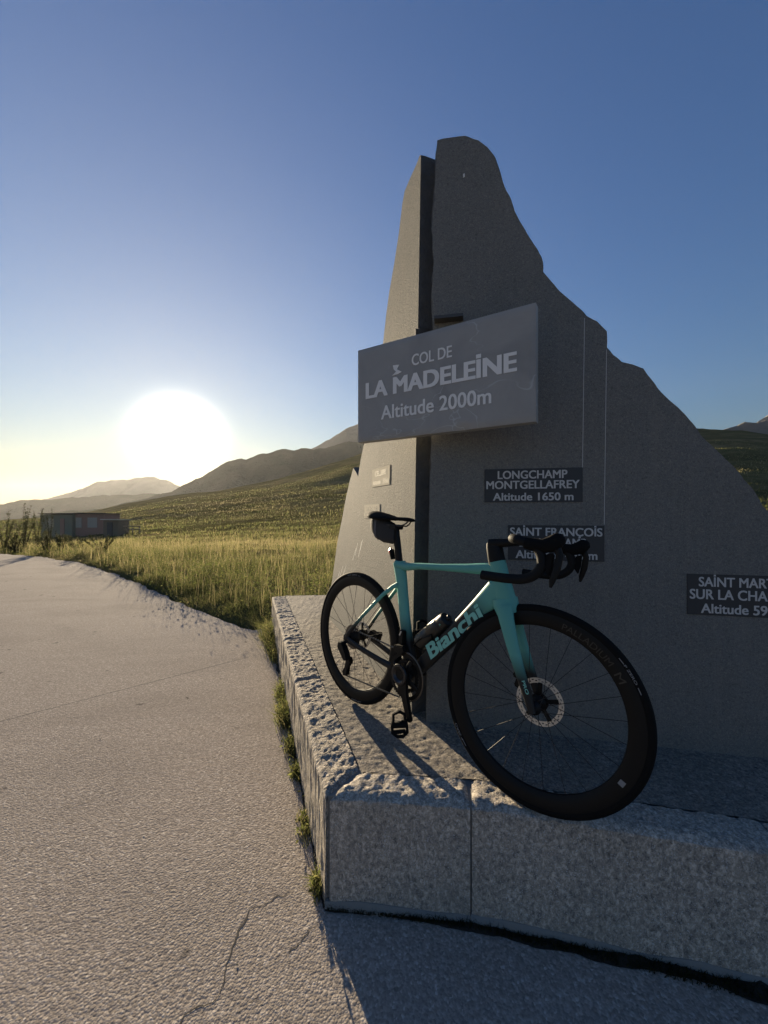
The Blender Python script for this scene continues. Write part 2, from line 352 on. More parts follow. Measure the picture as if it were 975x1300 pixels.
def ridge(name, sky, Y, depth, mat, rough=.06, seed=0, foot=-45):
    px = np.linspace(sky[0][0], sky[-1][0], 260); ys = np.interp(px, [p[0] for p in sky], [p[1] for p in sky])
    ys = ys + fbm(np.c_[px * .07, 0 * px + seed, 0 * px], 5, .6) * 1.5
    v = np.r_[np.linspace(0, 1, 60), np.linspace(1, 0, 14)[1:]]; yy = np.r_[np.linspace(-1, 0, 60), np.linspace(0, 1, 14)[1:]] * depth
    PX, VV = np.meshgrid(px, v); _, YY = np.meshgrid(px, yy); Yc = Y + YY
    zc = CAMZ + (650 - np.interp(PX, px, ys)) / F * Y
    X = (PX - 487.5) / F * Yc; n = fbm(np.c_[(X / depth * 3.2).ravel(), (Yc / depth * 1.6).ravel(), np.full(X.size, seed * 7.7)], 5).reshape(X.shape)
    s = VV ** 1.15; Zz = foot + (zc - foot) * s + (1 - VV) * VV * 4 * rough * n * (zc - foot + 40)
    m, n_ = X.shape; i, j = np.meshgrid(np.arange(m - 1), np.arange(n_ - 1), indexing='ij'); a = (i * n_ + j).ravel()
    return tag(link(name, numesh(name, np.c_[X.ravel(), Yc.ravel(), Zz.ravel()], np.c_[a, a + 1, a + n_ + 1, a + n_]), mat), kind='structure')
ridge('valley_hill', [(-700, 652), (-250, 646), (0, 639), (49, 634), (98, 631), (143, 628), (197, 626), (260, 630), (330, 640), (420, 650)], 1150, 260, M_HILL, .05, 1)
ridge('hill', [(40, 655), (130, 645), (180, 634), (217, 624), (256, 606), (286, 587), (340, 575), (364, 570), (399, 570), (440, 562), (500, 556), (620, 575), (760, 610)], 700, 290, M_HILL, .10, 2)
ridge('mountain', [(300, 640), (350, 600), (385, 574), (399, 569), (428, 551), (455, 538), (500, 530), (560, 535), (640, 545), (780, 560), (900, 610)], 1050, 330, M_MTN, .12, 3)
ridge('mountain', [(-200, 660), (0, 648), (69, 631), (98, 621), (123, 612), (148, 610.5), (167, 609), (194, 604), (208, 609), (222, 616), (260, 628), (330, 650)], 2100, 450, M_MTN, .10, 4)
ridge('mountain', [(820, 575), (880, 552), (909, 550), (921, 544), (934, 541.5), (945, 537), (958, 536.5), (975, 534), (1040, 528), (1150, 530), (1350, 545), (1700, 600)], 800, 280, M_MTN, .10, 5)
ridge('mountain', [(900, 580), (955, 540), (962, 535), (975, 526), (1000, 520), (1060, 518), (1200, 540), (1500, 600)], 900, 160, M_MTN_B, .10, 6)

# ------------------------------------------------------------------ stone plinth
H = .40; ZT = H
P0 = np.array([-.2076, 1.36]); P1 = np.array([.298, 1.3158]); P2 = np.array([1.136, 1.136]); dF = (P2 - P1) / np.linalg.norm(P2 - P1)
dL = np.array([-.331, .943]); dL /= np.linalg.norm(dL); P3 = P0 + dL * 3.40; P4 = P1 + dF * 2.6
plinth = thing('stone_plinth', 'low granite plinth of rough edged blocks carrying the monument and the bicycle', 'plinth', (*P0, 0))
def rel(V): return np.asarray(V, float) - np.array([*P0, 0])
def block(name, a, b, w, inward, mat, lenA, bev, trim0=0.0, trim1=0.0, seed=0, amp=.006):
    """a to b along the outer face (at the ground); inward = unit vector into the plinth; trims mitre the inner ends"""
    a, b = np.array(a), np.array(b); Ln = np.linalg.norm(b - a); d = (b - a) / Ln
    prof = [(0, -.05)] + [(0, z) for z in np.linspace(0, H - bev[1], 22)] + [(bev[0] * q, H - bev[1] * (1 - q) ** 1.6) for q in np.linspace(0, 1, max(4, int(bev[0] / .006)))[1:]]
    prof += [(s, H) for s in np.linspace(bev[0], w, max(4, int((w - bev[0]) / .008)))[1:]] + [(w, H - .08)]
    prof = np.array(prof); nl = max(8, int(Ln / .008)); u = np.linspace(0, 1, nl)
    U, K = np.meshgrid(u, np.arange(len(prof)), indexing='ij'); s = prof[K, 0]; z = prof[K, 1]
    lu = trim0 * s + U * (Ln - trim1 * s - trim0 * s)
    X = a[0] + d[0] * lu + inward[0] * s; Y = a[1] + d[1] * lu + inward[1] * s
    q = np.c_[X.ravel(), Y.ravel(), z.ravel()]
    top = np.clip((z - (H - bev[1] - .012)) / .02, 0, 1)
    n1 = fbm(q * 34 + seed, 4, .6).reshape(X.shape); n2 = np.abs(fbm(q * 70 + seed + 9, 3)).reshape(X.shape)
    endf = np.minimum(1, np.minimum(U, 1 - U) * Ln / .02)
    dz = top * (n1 * amp - n2 * amp * .7) - (1 - endf) * .008 * top; dn = top * n1 * amp * .8 * (s < bev[0] + 1e-6) + (1 - top) * (fbm(q * 9 + seed, 3) * .0018 + (fbm(q * np.array([55, 55, 9]) + seed, 3) * .003 if mat is M_GRAN_G else 0)).reshape(X.shape)
    z2 = z + dz; X = X + inward[0] * dn; Y = Y + inward[1] * dn
    V = rel(np.c_[X.ravel(), Y.ravel(), z2.ravel()]); m = len(prof)
    i, j = np.meshgrid(np.arange(nl - 1), np.arange(m - 1), indexing='ij'); q4 = (i * m + j).ravel(); Qd = np.c_[q4, q4 + m, q4 + m + 1, q4 + 1]
    # end caps as fans round an added point
    ca, cb = len(V), len(V) + 1; V = np.r_[V, [V[:m].mean(0)], [V[-m:].mean(0)]]; k = np.arange(m)
    Tr = np.r_[np.c_[np.full(m, ca), k, (k + 1) % m], np.c_[np.full(m, cb), (nl - 1) * m + (k + 1) % m, (nl - 1) * m + k]]
    me = numesh(name, V, Qd, Tr); bm = bmesh.new(); bm.from_mesh(me); bmesh.ops.recalc_face_normals(bm, faces=bm.faces); bm.to_mesh(me); bm.free(); me.set_sharp_from_angle(angle=R(55))
    return link(name, me, mat, plinth)
inL = np.array([dL[1], -dL[0]]); inF0 = np.array([-(P1 - P0)[1], (P1 - P0)[0]]); inF0 /= np.linalg.norm(inF0); inF = np.array([-dF[1], dF[0]])
WF, WL, GAP = .128, .15, .006
d01 = (P1 - P0) / np.linalg.norm(P1 - P0)
cor = np.arccos(np.clip(d01 @ dL, -1, 1)); mit = 1 / math.tan(cor / 2)
block('block', P0 + d01 * .016, P1 - d01 * GAP * .5, WF, inF0, M_GRAN, 0, (.035, .014), mit, 0, 1, .0045)
pos = 0
for k, Lk in enumerate((.92, .84, .80)):
    block('block', P1 + dF * (pos + GAP * .5), P1 + dF * (pos + Lk - GAP * .5), WF, inF, M_GRAN, 0, (.03, .012), 0, 0, 10 + k, .004); pos += Lk
pos = 0
for k, Lk in enumerate((.98, .78, .86, .78)):
    a, b = P0 + dL * (pos + GAP * .6), P0 + dL * (pos + Lk - GAP * .5)
    block('block', a, b, WL, inL, M_GRAN_G, 0, (.018, .014), mit if k == 0 else 0, 0, 20 + k, .0048); pos += Lk
# inner paving with an uneven split surface, and the mortar bed that shows in the joints
WI, WJ = WF + .007, WL + .007
inner = [P0 + dL * (WF * mit + .0) + inL * WL, P3 + inL * WJ, P3 + np.array([4.2, .35]), P4 + inF * WI + np.array([.2, .9]), P4 + inF * WI, P1 + inF * WI]
_A = np.c_[dL, -d01]; _t = np.linalg.solve(_A, (P0 + inF0 * WI) - (P0 + inL * WJ)); inner[0] = P0 + inL * WJ + dL * _t[0]
def inset_poly_mesh(name, poly, z, step, amp, mat, parent, wall=.1):
    P = np.array(poly); bm = bmesh.new(); vs = [bm.verts.new((*p, 0)) for p in P]; f = bm.faces.new(vs); bmesh.ops.recalc_face_normals(bm, faces=bm.faces)
    x0, y0 = P.min(0); x1, y1 = P.max(0); 
    for ax, lo, hi in ((0, x0, x1), (1, y0, y1)):
        stp = step
        c_ = lo
        while c_ < hi:
            c_ += stp * (1 if ax == 0 else 1)
            if (ax == 0 and c_ > 1.3) or (ax == 1 and c_ > 3.0): stp = step * 4
            no = (1, 0, 0) if ax == 0 else (0, 1, 0); co = (c_, 0, 0) if ax == 0 else (0, c_, 0)
            bmesh.ops.bisect_plane(bm, geom=bm.verts[:] + bm.edges[:] + bm.faces[:], plane_co=co, plane_no=no)
    bm.verts.ensure_lookup_table(); co = np.array([v.co[:] for v in bm.verts]); q = co.copy()
    n = fbm(q * 48 + 3, 4, .66) * amp - np.abs(fbm(q * 75 + 7, 3)) * amp * .7 + fbm(q * 7, 2) * amp * .6
    for v, zz in zip(bm.verts, n): v.co = Vector((v.co.x - P0[0], v.co.y - P0[1], z + zz))
    me = bpy.data.meshes.new(name); bm.to_mesh(me); bm.free(); me.polygons.foreach_set('use_smooth', np.ones(len(me.polygons), bool))
    return link(name, me, mat, parent)
inset_poly_mesh('paving', inner, ZT - .003, .010, .0022, M_PAVE, plinth)
mb = MB(); cm = [P0, P1, P4, P4 + np.array([.25, 1.2]), P3 + np.array([4.2, .35]), P3]; ctr = np.mean(cm, 0)
mort = [P0 + d01 * .012 + dL * .012 + inF0 * .004, P1 + inF * .008, P4 + inF * .008, cm[3], cm[4], P3 + inL * .01]
n = len(mort); V = [(*(p - P0), -.05) for p in mort] + [(*(p - P0), ZT - .012) for p in mort]
mb.add(V, [tuple(range(n)), tuple(range(n, 2 * n))] + [(i, (i + 1) % n, (i + 1) % n + n, i + n) for i in range(n)]).build('mortar', M_MORTAR, plinth, 0)
# mortar fillet along the foot of the front
for a, b, inn in ((P0, P1, inF0), (P1, P1 + dF * 2.5, inF)):
    L_ = np.linalg.norm(b - a); nn_ = int(L_ / .03); mb = MB(); rgs = []
    for k in range(nn_ + 1):
        p = a + (b - a) * k / nn_ - P0; w_ = .010 + .005 * float(fbm(np.array([[k * .31, a[0] * 7, 0]]), 2)[0]); hz_ = .026 + .008 * float(fbm(np.array([[k * .23, 3 + a[0], 0]]), 2)[0]); o_ = -inn
        rgs.append([(*(p - o_ * .01), -.02), (*(p + o_ * w_), -.02), (*(p + o_ * w_), hz_ * .55), (*(p + o_ * .002), hz_), (*(p - o_ * .01), hz_)])
    mb.rings(rgs).build('mortar_fillet', M_MORTAR, plinth, 50)

# ------------------------------------------------------------------ the monument slabs
PA = Plane((.202, 1.845), (1.363, -.278)); PB = Plane((.138, 1.918), (.357, -.934))
def slab(root, plane, outline_px, bottom_z, thick, rough, extra_end=None, flip=1, step=.03, straight=(), edge=0.0):
    """outline_px: pixels of the traced outline from bottom-left over the top to bottom-right"""
    pts = [plane.uv(*p) if len(p) == 2 else p[:2] for p in outline_px]
    out = []; isst = []
    for k, (a, b) in enumerate(zip(pts[:-1], pts[1:])):
        a, b = np.array(a), np.array(b); n = max(1, int(np.linalg.norm(b - a) / step))
        for q in range(n): out.append(a + (b - a) * q / n); isst.append(k in straight)
    out.append(np.array(pts[-1])); isst.append(True); out = np.array(out); n = len(out)
    T = np.gradient(out, axis=0); T /= np.linalg.norm(T, axis=1)[:, None] + 1e-9; N = np.c_[-T[:, 1], T[:, 0]]
    w = np.where(isst, .12, 1.0); layers = []
    for li, off in enumerate(np.linspace(0, thick, 6)):
        q = np.c_[out * 11, np.full(n, off * 30)]; e = fbm(q, 4) * rough * w
        e = e * edge if li in (0, 5) else e + .004
        p2 = out + N * e[:, None]; p2[0, 1] = p2[-1, 1] = bottom_z
        layers.append(p2)
    V = []; 
    for li, off in enumerate(np.linspace(0, thick, 6)):
        for u, z in layers[li]: V.append(plane.at(u, z, -off * flip))
    V = np.array(V) - np.array(root.location); Fc = [tuple(range(n)), tuple(range(5 * n, 6 * n))[::-1]]; mi = [0, 0]
    for li in range(5):
        for k in range(n):
            q = (k + 1) % n; Fc.append((li * n + k, li * n + q, (li + 1) * n + q, (li + 1) * n + k)); mi.append(1)
    me = bpy.data.meshes.new('slab_body'); me.from_pydata([tuple(v) for v in V], [], Fc); me.polygons.foreach_set('material_index', mi); me.update()
    bm = bmesh.new(); bm.from_mesh(me); bmesh.ops.recalc_face_normals(bm, faces=bm.faces); bmesh.ops.triangulate(bm, faces=[f for f in bm.faces if len(f.verts) > 4]); bm.to_mesh(me); bm.free()
    me.set_sharp_from_angle(angle=R(40)); me.polygons.foreach_set('use_smooth', np.ones(len(me.polygons), bool)); me.set_sharp_from_angle(angle=R(40)); me.polygons.foreach_set('use_smooth', np.array([p.material_index == 1 for p in me.polygons]))
    return link('slab_body', me, [M_SCHIST, M_BROKEN], root)
outA = [(541, 915), (546, 600), (550, 412), (548, 380), (551, 330), (549, 290), (551, 262), (553, 215), (555, 178), (570, 175.5), (590, 174.5), (607, 178), (619, 186), (628, 197), (634, 213), (639, 229), (647, 248), (654, 268), (661, 281), (672, 300), (682, 316), (688, 333), (690, 345), (699, 357), (712, 370), (728, 385), (745, 401), (758, 408), (769, 421), (771, 441), (780, 449), (790, 459), (803, 463), (817, 468), (829, 481), (840, 497), (856, 512), (870, 526), (880, 538), (889, 549), (905, 565), (921, 583), (940, 604), (957, 622), (968, 642), (985, 662), (1010, 690), (1045, 735), (1075, 790), (1090, 850), (1100, 976)]
slabA = thing('standing_stone', 'broad dark stone slab with a ragged sloping right edge, behind the bicycle handlebar', 'stone slab', (*PA.o[:2], ZT))
slab(slabA, PA, outA, ZT - .02, .088, .008, straight=(0,), edge=.8, step=.02)
outB = [(417, 783), (424, 735), (430, 690), (436, 660), (441, 632), (446, 610), (450, 595), (453, 600), (456, 606), (459, 585), (463, 566), (470, 525), (480, 480), (487, 437), (491, 400), (495, 370), (501, 335), (507, 295), (511, 260), (514, 243), (521, 226), (529, 208), (535, 193), (524, 906)]
LEANB = .0165; outB = [(x - LEANB * (905 - y), y) for x, y in outB]; pB = [PB.uv(*p) for p in outB]; tb = pB[-2]; outB2 = outB[:-2] + [(-.012, tb[1], 0), (0.0, tb[1] - .01, 0), (0.0, ZT, 0)]
slabB = thing('standing_stone', 'narrow pointed stone slab catching the sun, its dark thin end beside the broad slab', 'stone slab', (*PB.o[:2], ZT))
slab(slabB, PB, outB2, ZT - .02, .095, .006, flip=1, straight=(len(outB2) - 2,)); slabB.rotation_euler = (0, LEANB, 0)

# ------------------------------------------------------------------ lettering
M_LET = simple('pale_lettering', (.78, .77, .74), .7); M_LET2 = simple('plaque_lettering', (.52, .51, .49), .7); M_PLQ = simple('dark_plaque', (.028, .03, .033), .55, bump=(90, .15, .003))
M_PLQ_B = simple('bright_plaque', (.42, .395, .33), .9, spec=.1, bump=(90, .3, .003)); M_LETB = simple('dark_lettering', (.05, .048, .042), .7)
def textmesh(body, bold=.02, shear=0, extrude=.02, spacing=1.0):
    """flat words; the bold weight comes from a few shifted layers, each a little above the last"""
    dots = [k for k, ch in enumerate(body) if ch == 'İ']; body = body.replace('İ', 'I')
    cu = bpy.data.curves.new('t', 'FONT'); cu.body = body; cu.size = 1; cu.extrude = 0; cu.shear = shear; cu.space_character = spacing; cu.resolution_u = 4
    o = bpy.data.objects.new('t', cu); COL.objects.link(o); dg = bpy.context.evaluated_depsgraph_get(); me = bpy.data.meshes.new_from_object(o.evaluated_get(dg))
    bpy.data.objects.remove(o); n = len(me.vertices); co = np.empty(n * 3, np.float32); me.vertices.foreach_get('co', co); co = co.reshape(n, 3)
    fs = [tuple(p.vertices) for p in me.polygons]; bpy.data.meshes.remove(me)
    for k in dots:                            # the dotted capital I of the carved lettering
        xr = textmesh(body[:k + 1], 0, shear, 0, spacing)[1][:, 0].max(); ci = textmesh('I', 0)[1]; wi = ci[:, 0].max() - ci[:, 0].min(); hc = ci[:, 1].max(); j = len(co)
        co = np.r_[co, np.array([[xr - wi * 1.1, hc * 1.12, 0], [xr + wi * .1, hc * 1.12, 0], [xr + wi * .1, hc * 1.29, 0], [xr - wi * 1.1, hc * 1.29, 0]], np.float32)]; fs.append((j, j + 1, j + 2, j + 3))
    n = len(co); b = max(bold - .006, 0) * .9; V = []; Fc = []
    for k, (a, c) in enumerate(((0, 0), (-b, b * .5), (b, b * .5), (-b, -b * .5), (b, -b * .5)) if b else ((0, 0),)):
        V.append(co + np.array([a, c, 1 + k * .06], np.float32)); Fc += [tuple(i + k * n for i in f) for f in fs]
    me = bpy.data.meshes.new('words'); me.from_pydata([tuple(map(float, v)) for v in np.concatenate(V)], [], Fc); return me, np.concatenate(V)
def put_text(name, body, o, ex, ez, w, h, mat, parent, rise=.0015, nrm=None, **k):
    """fit the words into a w x h rectangle whose lower left corner is o"""
    me, co = textmesh(body, **k); lo, hi = co.min(0), co.max(0)
    capme, capc = textmesh('H', k.get('bold', .02)); cap = capc[:, 1].max(); base = min(capc[:, 1].min(), 0)
    sx = w / (hi[0] - lo[0]); sz = h / (cap - base)
    ex, ez = np.array(ex, float), np.array(ez, float); nr = np.cross(ex, ez) if nrm is None else np.array(nrm, float)
    P = np.array(o) + ((co[:, 0] - lo[0]) * sx)[:, None] * ex + ((co[:, 1] - base) * sz)[:, None] * ez + (co[:, 2] * rise)[:, None] * nr
    if parent: P = P - np.array(parent.matrix_world.translation if parent.parent is None else parent['org'])
    me.vertices.foreach_set('co', P.astype(np.float32).ravel()); me.update(); me.materials.clear()
    bpy.data.meshes.remove(capme); return link(name, me, mat, parent)
bpy.context.view_layer.update()
def plaque(root, plane, quad, lines, mat, lmat, label, lk=.032):
    uv = [plane.uv(*p) for p in quad]; u0 = (uv[0][0] + uv[3][0]) / 2; u1 = (uv[1][0] + uv[2][0]) / 2; z1 = (uv[0][1] + uv[1][1]) / 2; z0 = (uv[2][1] + uv[3][1]) / 2
    mb = MB(); V = [plane.at(u, z, off) - np.array(root.location) for off in (-.004, .003) for u, z in ((u0, z0), (u1, z0), (u1, z1), (u0, z1))]
    pl = mb.add(V, [(0, 1, 2, 3), (4, 5, 6, 7), (0, 1, 5, 4), (1, 2, 6, 5), (2, 3, 7, 6), (3, 0, 4, 7)]).build('plaque', mat, root, 0, label=label); pl['org'] = tuple(root.location)
    w, h = u1 - u0, z1 - z0
    for body, a, b, c, dd in lines:           # fractions: left, right, bottom, top
        put_text('lettering', body, plane.at(u0 + a * w, z0 + c * h, .003), plane.d, (0, 0, 1), (b - a) * w, (dd - c) * h, lmat, pl, .001, plane.n, bold=lk)
plaque(slabA, PA, [(615, 594.5), (740, 595), (739, 638), (615, 637)], [('LONGCHAMP', .14, .85, .70, .94), ('MONTGELLAFREY', .02, .97, .40, .64), ('Altitude 1650 m', .09, .91, .05, .28)], M_PLQ, M_LET2, 'plaque reading LONGCHAMP MONTGELLAFREY Altitude 1650 m')
plaque(slabA, PA, [(645, 667), (767.5, 667), (766.5, 713.5), (645, 710)], [('SAİNT FRANÇOİS', .02, .98, .70, .93), ('LONGCHAMP', .12, .82, .39, .63), ('Altitude 1450 m', .08, .93, .05, .28)], M_PLQ, M_LET2, 'plaque reading SAINT FRANCOIS LONGCHAMP, half behind the handlebar')
plaque(slabA, PA, [(872, 728.5), (1022, 732), (1022, 789), (872, 777)], [('SAİNT MARTİN', .10, .86, .70, .93), ('SUR LA CHAMBRE', .02, .98, .39, .63), ('Altitude 590 m', .12, .88, .05, .28)], M_PLQ, M_LET2, 'plaque reading SAINT MARTIN SUR LA CHAMBRE')
plaque(slabB, PB, [(469, 596), (491, 592), (491, 616), (469, 619)], [('CELLIERS', .22, .84, .56, .84), ('Altitude 1350m', .08, .96, .10, .36)], M_PLQ_B, M_LETB, 'small bright plaque, the upper one')
plaque(slabB, PB, [(460, 642), (479, 640), (479, 658), (460, 660)], [('LA THUILE', .16, .84, .56, .84), ('Altitude 1100m', .06, .94, .10, .36)], M_PLQ_B, M_LETB, 'small bright plaque, the lower one')
for (xa, ya, xb, yb) in ((742, 404, 739.5, 594), (770, 444, 767, 666)):
    a, b = PA.uv(xa, ya), PA.uv(xb, yb); mb = MB(); wv = .0012
    V = [PA.at(u, z, off) - np.array(slabA.location) for off in (-.002, .0015) for u, z in ((b[0] - wv, b[1]), (b[0] + wv, b[1]), (a[0] + wv, a[1]), (a[0] - wv, a[1]))]
    mb.add(V, [(0, 1, 2, 3), (4, 5, 6, 7), (0, 1, 5, 4), (1, 2, 6, 5), (2, 3, 7, 6), (3, 0, 4, 7)]).build('incised_line', M_LET2, slabA, 0)
mb = MB(); u, z = PA.uv(589, 223); V = [PA.at(u + a, z + b, o) - np.array(slabA.location) for o in (-.002, .003) for a, b in ((-.003, -.01), (.004, -.006), (.003, .009), (-.004, .006))]
mb.add(V, [(0, 1, 2, 3), (4, 5, 6, 7), (0, 1, 5, 4), (1, 2, 6, 5), (2, 3, 7, 6), (3, 0, 4, 7)]).build('chip', M_LET, slabA, 0)
for grp in (((449, 706, 452, 690), (453, 708, 457, 688), (446, 712, 450, 697), (455, 700, 458, 686)), ((430, 735, 434, 720), (434, 733, 438, 719), (427, 738, 430, 727))):
  mbs = MB()
  for xa, ya, xb, yb in grp:
    a, b = PB.uv(xa, ya), PB.uv(xb, yb); V = [PB.at(u, z, o) - np.array(slabB.location) for o in (-.002, .0004) for u, z in ((a[0] - .003, a[1]), (a[0] + .003, a[1]), (b[0] + .003, b[1]), (b[0] - .003, b[1]))]
    mbs.add(V, [(0, 1, 2, 3), (4, 5, 6, 7), (0, 1, 5, 4), (1, 2, 6, 5), (2, 3, 7, 6), (3, 0, 4, 7)])
  mbs.build('scratches', M_LET, slabB, 0)

# ------------------------------------------------------------------ the name board
PS = Plane((-.134, 1.95), (.726, -.45)); LS = math.hypot(.726, .45); z0s, z1s = CAMZ + .354, CAMZ + .820
board = thing('name_board', 'grey veined slate board lettered COL DE LA MADELEINE across the top of the slabs', 'name board', (*PS.at(0, 0)[:2], z0s))
nu, nz = 60, 32; thickS = .05
U, Zg = np.meshgrid(np.linspace(0, LS, nu), np.linspace(z0s, z1s, nz), indexing='ij')
chipn = np.abs(fbm(np.c_[U.ravel() * 9, Zg.ravel() * 9, 0 * U.ravel()], 4)).reshape(U.shape)
ed = np.minimum(np.minimum(U, LS - U), np.minimum(Zg - z0s, z1s - Zg)); bot = np.clip(1 - (Zg - z0s) / .03, 0, 1)
offf = -.004 * np.exp(-ed / .006) - .03 * bot * np.clip(chipn - .55, 0, 1) * ((U > .35 * LS) & (U < .8 * LS))
front = np.array([PS.at(u, z, o) for u, z, o in zip(U.ravel(), Zg.ravel(), offf.ravel())]); back = np.array([PS.at(u, z, -thickS) for u, z in zip(U.ravel(), Zg.ravel())])
V = np.r_[front, back] - np.array(board.location); i, j = np.meshgrid(np.arange(nu - 1), np.arange(nz - 1), indexing='ij'); a = (i * nz + j).ravel(); NV = nu * nz
Qd = [np.c_[a, a + nz, a + nz + 1, a + 1], np.c_[a, a + 1, a + nz + 1, a + nz] + NV]
ring = [k * nz for k in range(nu)] + [(nu - 1) * nz + k for k in range(1, nz)] + [k * nz + nz - 1 for k in range(nu - 2, -1, -1)] + [k for k in range(nz - 2, 0, -1)]; ring = np.array(ring); r2 = np.roll(ring, -1)
Qd.append(np.c_[ring, ring + NV, r2 + NV, r2]); me = numesh('panel', V, np.concatenate(Qd)); me.set_sharp_from_angle(angle=R(40)); panel = link('panel', me, M_SLATE, board)
bm = bmesh.new(); bm.from_mesh(me); bmesh.ops.recalc_face_normals(bm, faces=bm.faces); bm.to_mesh(me); bm.free()
bpy.context.view_layer.update()
def board_text(body, lb, lt, rb, rt, **k):
    q = [PS.uv(*p) for p in (lb, lt, rb, rt)]; u0 = (q[0][0] + q[1][0]) / 2; u1 = (q[2][0] + q[3][0]) / 2; zb = (q[0][1] + q[2][1]) / 2; zt = (q[1][1] + q[3][1]) / 2
    put_text('lettering', body, PS.at(u0, zb, .001), PS.d, (0, 0, 1), u1 - u0, zt - zb, M_LET, board, .0012, PS.n, **k)
board_text('COL DE', (523, 462), (523, 449), (574, 456), (574, 440), bold=.026)
board_text('LA MADELEİNE', (464.5, 507), (464.5, 486), (656.5, 471), (656.5, 447), bold=.052)
board_text('Altitude 2000m', (484, 532), (484, 514), (624, 513), (624, 494), bold=.028)
mb = MB(); shp = [(499, 464), (507, 463), (504, 469), (510, 472), (505, 475), (498, 477), (503, 472), (500, 469)]
q = [PS.uv(*p) for p in shp]; n = len(q); V = [PS.at(u, z, o) - np.array(board.location) for o in (-.002, .0022) for u, z in q]
mb.add(V, [tuple(range(n)), tuple(range(n, 2 * n))] + [(i, (i + 1) % n, (i + 1) % n + n, i + n) for i in range(n)]).build('emblem', M_LET, board, 0)
M_STEEL = simple('dark_steel', (.09, .085, .08), .6, .6)
for u, z in ((.47 * LS, z1s - .12), (.47 * LS, z0s + .10), (.62 * LS, z1s - .12)):
    c0 = PS.at(u, z, -thickS - .02); mb = MB(); mb.box(c0 - np.array(board.location), (.03, .02, .03), Matrix.Rotation(math.atan2(PS.d[1], PS.d[0]), 3, 'Z')); mb.build('bracket', M_STEEL, board, 0)
u0_, z0_ = PA.uv(552, 409); u1_, _ = PA.uv(588, 405)
mb = MB(); mb.box(PA.at((u0_ + u1_) / 2, z0_, .02) - np.array(board.location), ((u1_ - u0_) / 2,   .028, .007), Matrix.Rotation(math.atan2(PA.d[1], PA.d[0]), 3, 'Z')); mb.build('bracket', M_STEEL, board, 0)
c0 = ray(537, 424) * 1.93 + np.array([0, 0, CAMZ]); mb = MB(); mb.box(c0 - np.array(board.location), (.045, .022, .028), Matrix.Rotation(math.atan2(PB.d[1], PB.d[0]) + R(90), 3, 'Z')); mb.build('bracket', M_STEEL, board, 0, bevel=.012)
M_B = simple('black_rubber', (.006, .006, .006), .8, spec=.12)
# ------------------------------------------------------------------ the bicycle (local x forward, y left, z up)
def paint(name, fade):
    t = NT(name); c = t.n('ShaderNodeTexCoord'); s = t.n('ShaderNodeSeparateXYZ'); t.l(c.outputs['Object'], s.inputs[0]); f = fade(t, s)
    fl = t.noise(t.coord(), 900, 2, .6); col = t.mix(f, (.012, .013, .014), t.mix(fl, (.10, .33, .285), (.115, .37, .32)))
    t.set(Base_Color=col, Roughness=.52, Coat_Weight=.04, Coat_Roughness=.25, Specular_IOR_Level=.28); return t.m
def lin(t, s, cx, cz, c0, w): # smooth step of cx*x + cz*z across c0 +- w
    v = t.math('ADD', t.math('MULTIPLY', s.outputs[0], cx), t.math('MULTIPLY', s.outputs[2], cz)); return t.math('DIVIDE', t.math('SUBTRACT', v, c0 - w), 2 * w, True)
HB = .338                                    # hub height above the contact
M_CEL = paint('celeste_fade', lambda t, s: t.math('MAXIMUM', t.math('MINIMUM', lin(t, s, 0, 1, HB + .13, .06), lin(t, s, -1, 0, -.43, .004)), t.math('MAXIMUM', lin(t, s, 0, 1, HB + .402, .004), lin(t, s, .74, .68, .99, .06))))
M_FORK = paint('celeste_fork_fade', lambda t, s: lin(t, s, 0, 1, HB + .125, .04))
M_CEL1 = simple('celeste_lettering', (.19, .52, .45), .4)
M_CARB = simple('matte_carbon', (.006, .006, .006), .5, spec=.2); M_TAPE = simple('bar_tape', (.008, .008, .008), .7, spec=.2, bump=(300, .3, .002)); M_ALLOY = simple('dark_alloy', (.05, .05, .052), .35, .8)
M_ROTOR = simple('brushed_steel', (.62, .60, .56), .42, .75); M_CHAIN = simple('chain_steel', (.13, .12, .11), .35, .9); M_SPOKE = simple('black_spoke', (.02, .02, .02), .35, .5)
M_WHITE = simple('tyre_marking', (.22, .22, .22), .6); M_RIMTX = simple('rim_marking', (.013, .0125, .012), .3); M_RED = simple('red_lens', (.65, .03, .03), .25)
hd, LEAN = R(-47.9), .055
bd = Vector((math.cos(hd), math.sin(hd), 0)); bs = Vector((-math.sin(hd), math.cos(hd), 0)); bu = bs * math.sin(LEAN) + Vector((0, 0, math.cos(LEAN))); bw = bs * math.cos(LEAN) - Vector((0, 0, math.sin(LEAN)))
HUB0 = Vector((-.147, 2.045, CAMZ - .664)); BROT = Matrix((bd, bw, bu)).transposed()
bike = thing('bicycle', 'celeste and black racing bicycle with disc brakes standing on the stone plinth', 'bicycle', HUB0 - bu * HB + Vector((0, 0, .004)), rot=BROT.to_euler())
STP = Vector((.865, 0, .33)); STA = Vector((-.27, 0, .963)).normalized(); STEER = Matrix.Translation(STP) @ Matrix.Rotation(R(11), 4, STA) @ Matrix.Translation(-STP)
UPH = Matrix.Translation((0, 0, HB))
def bk(mb, name, mat, parent=None, steer=False, smooth=40, label=None, bevel=0):
    mb.xform(UPH @ STEER if steer else UPH); return mb.build(name, mat, parent or bike, smooth, label, bevel)
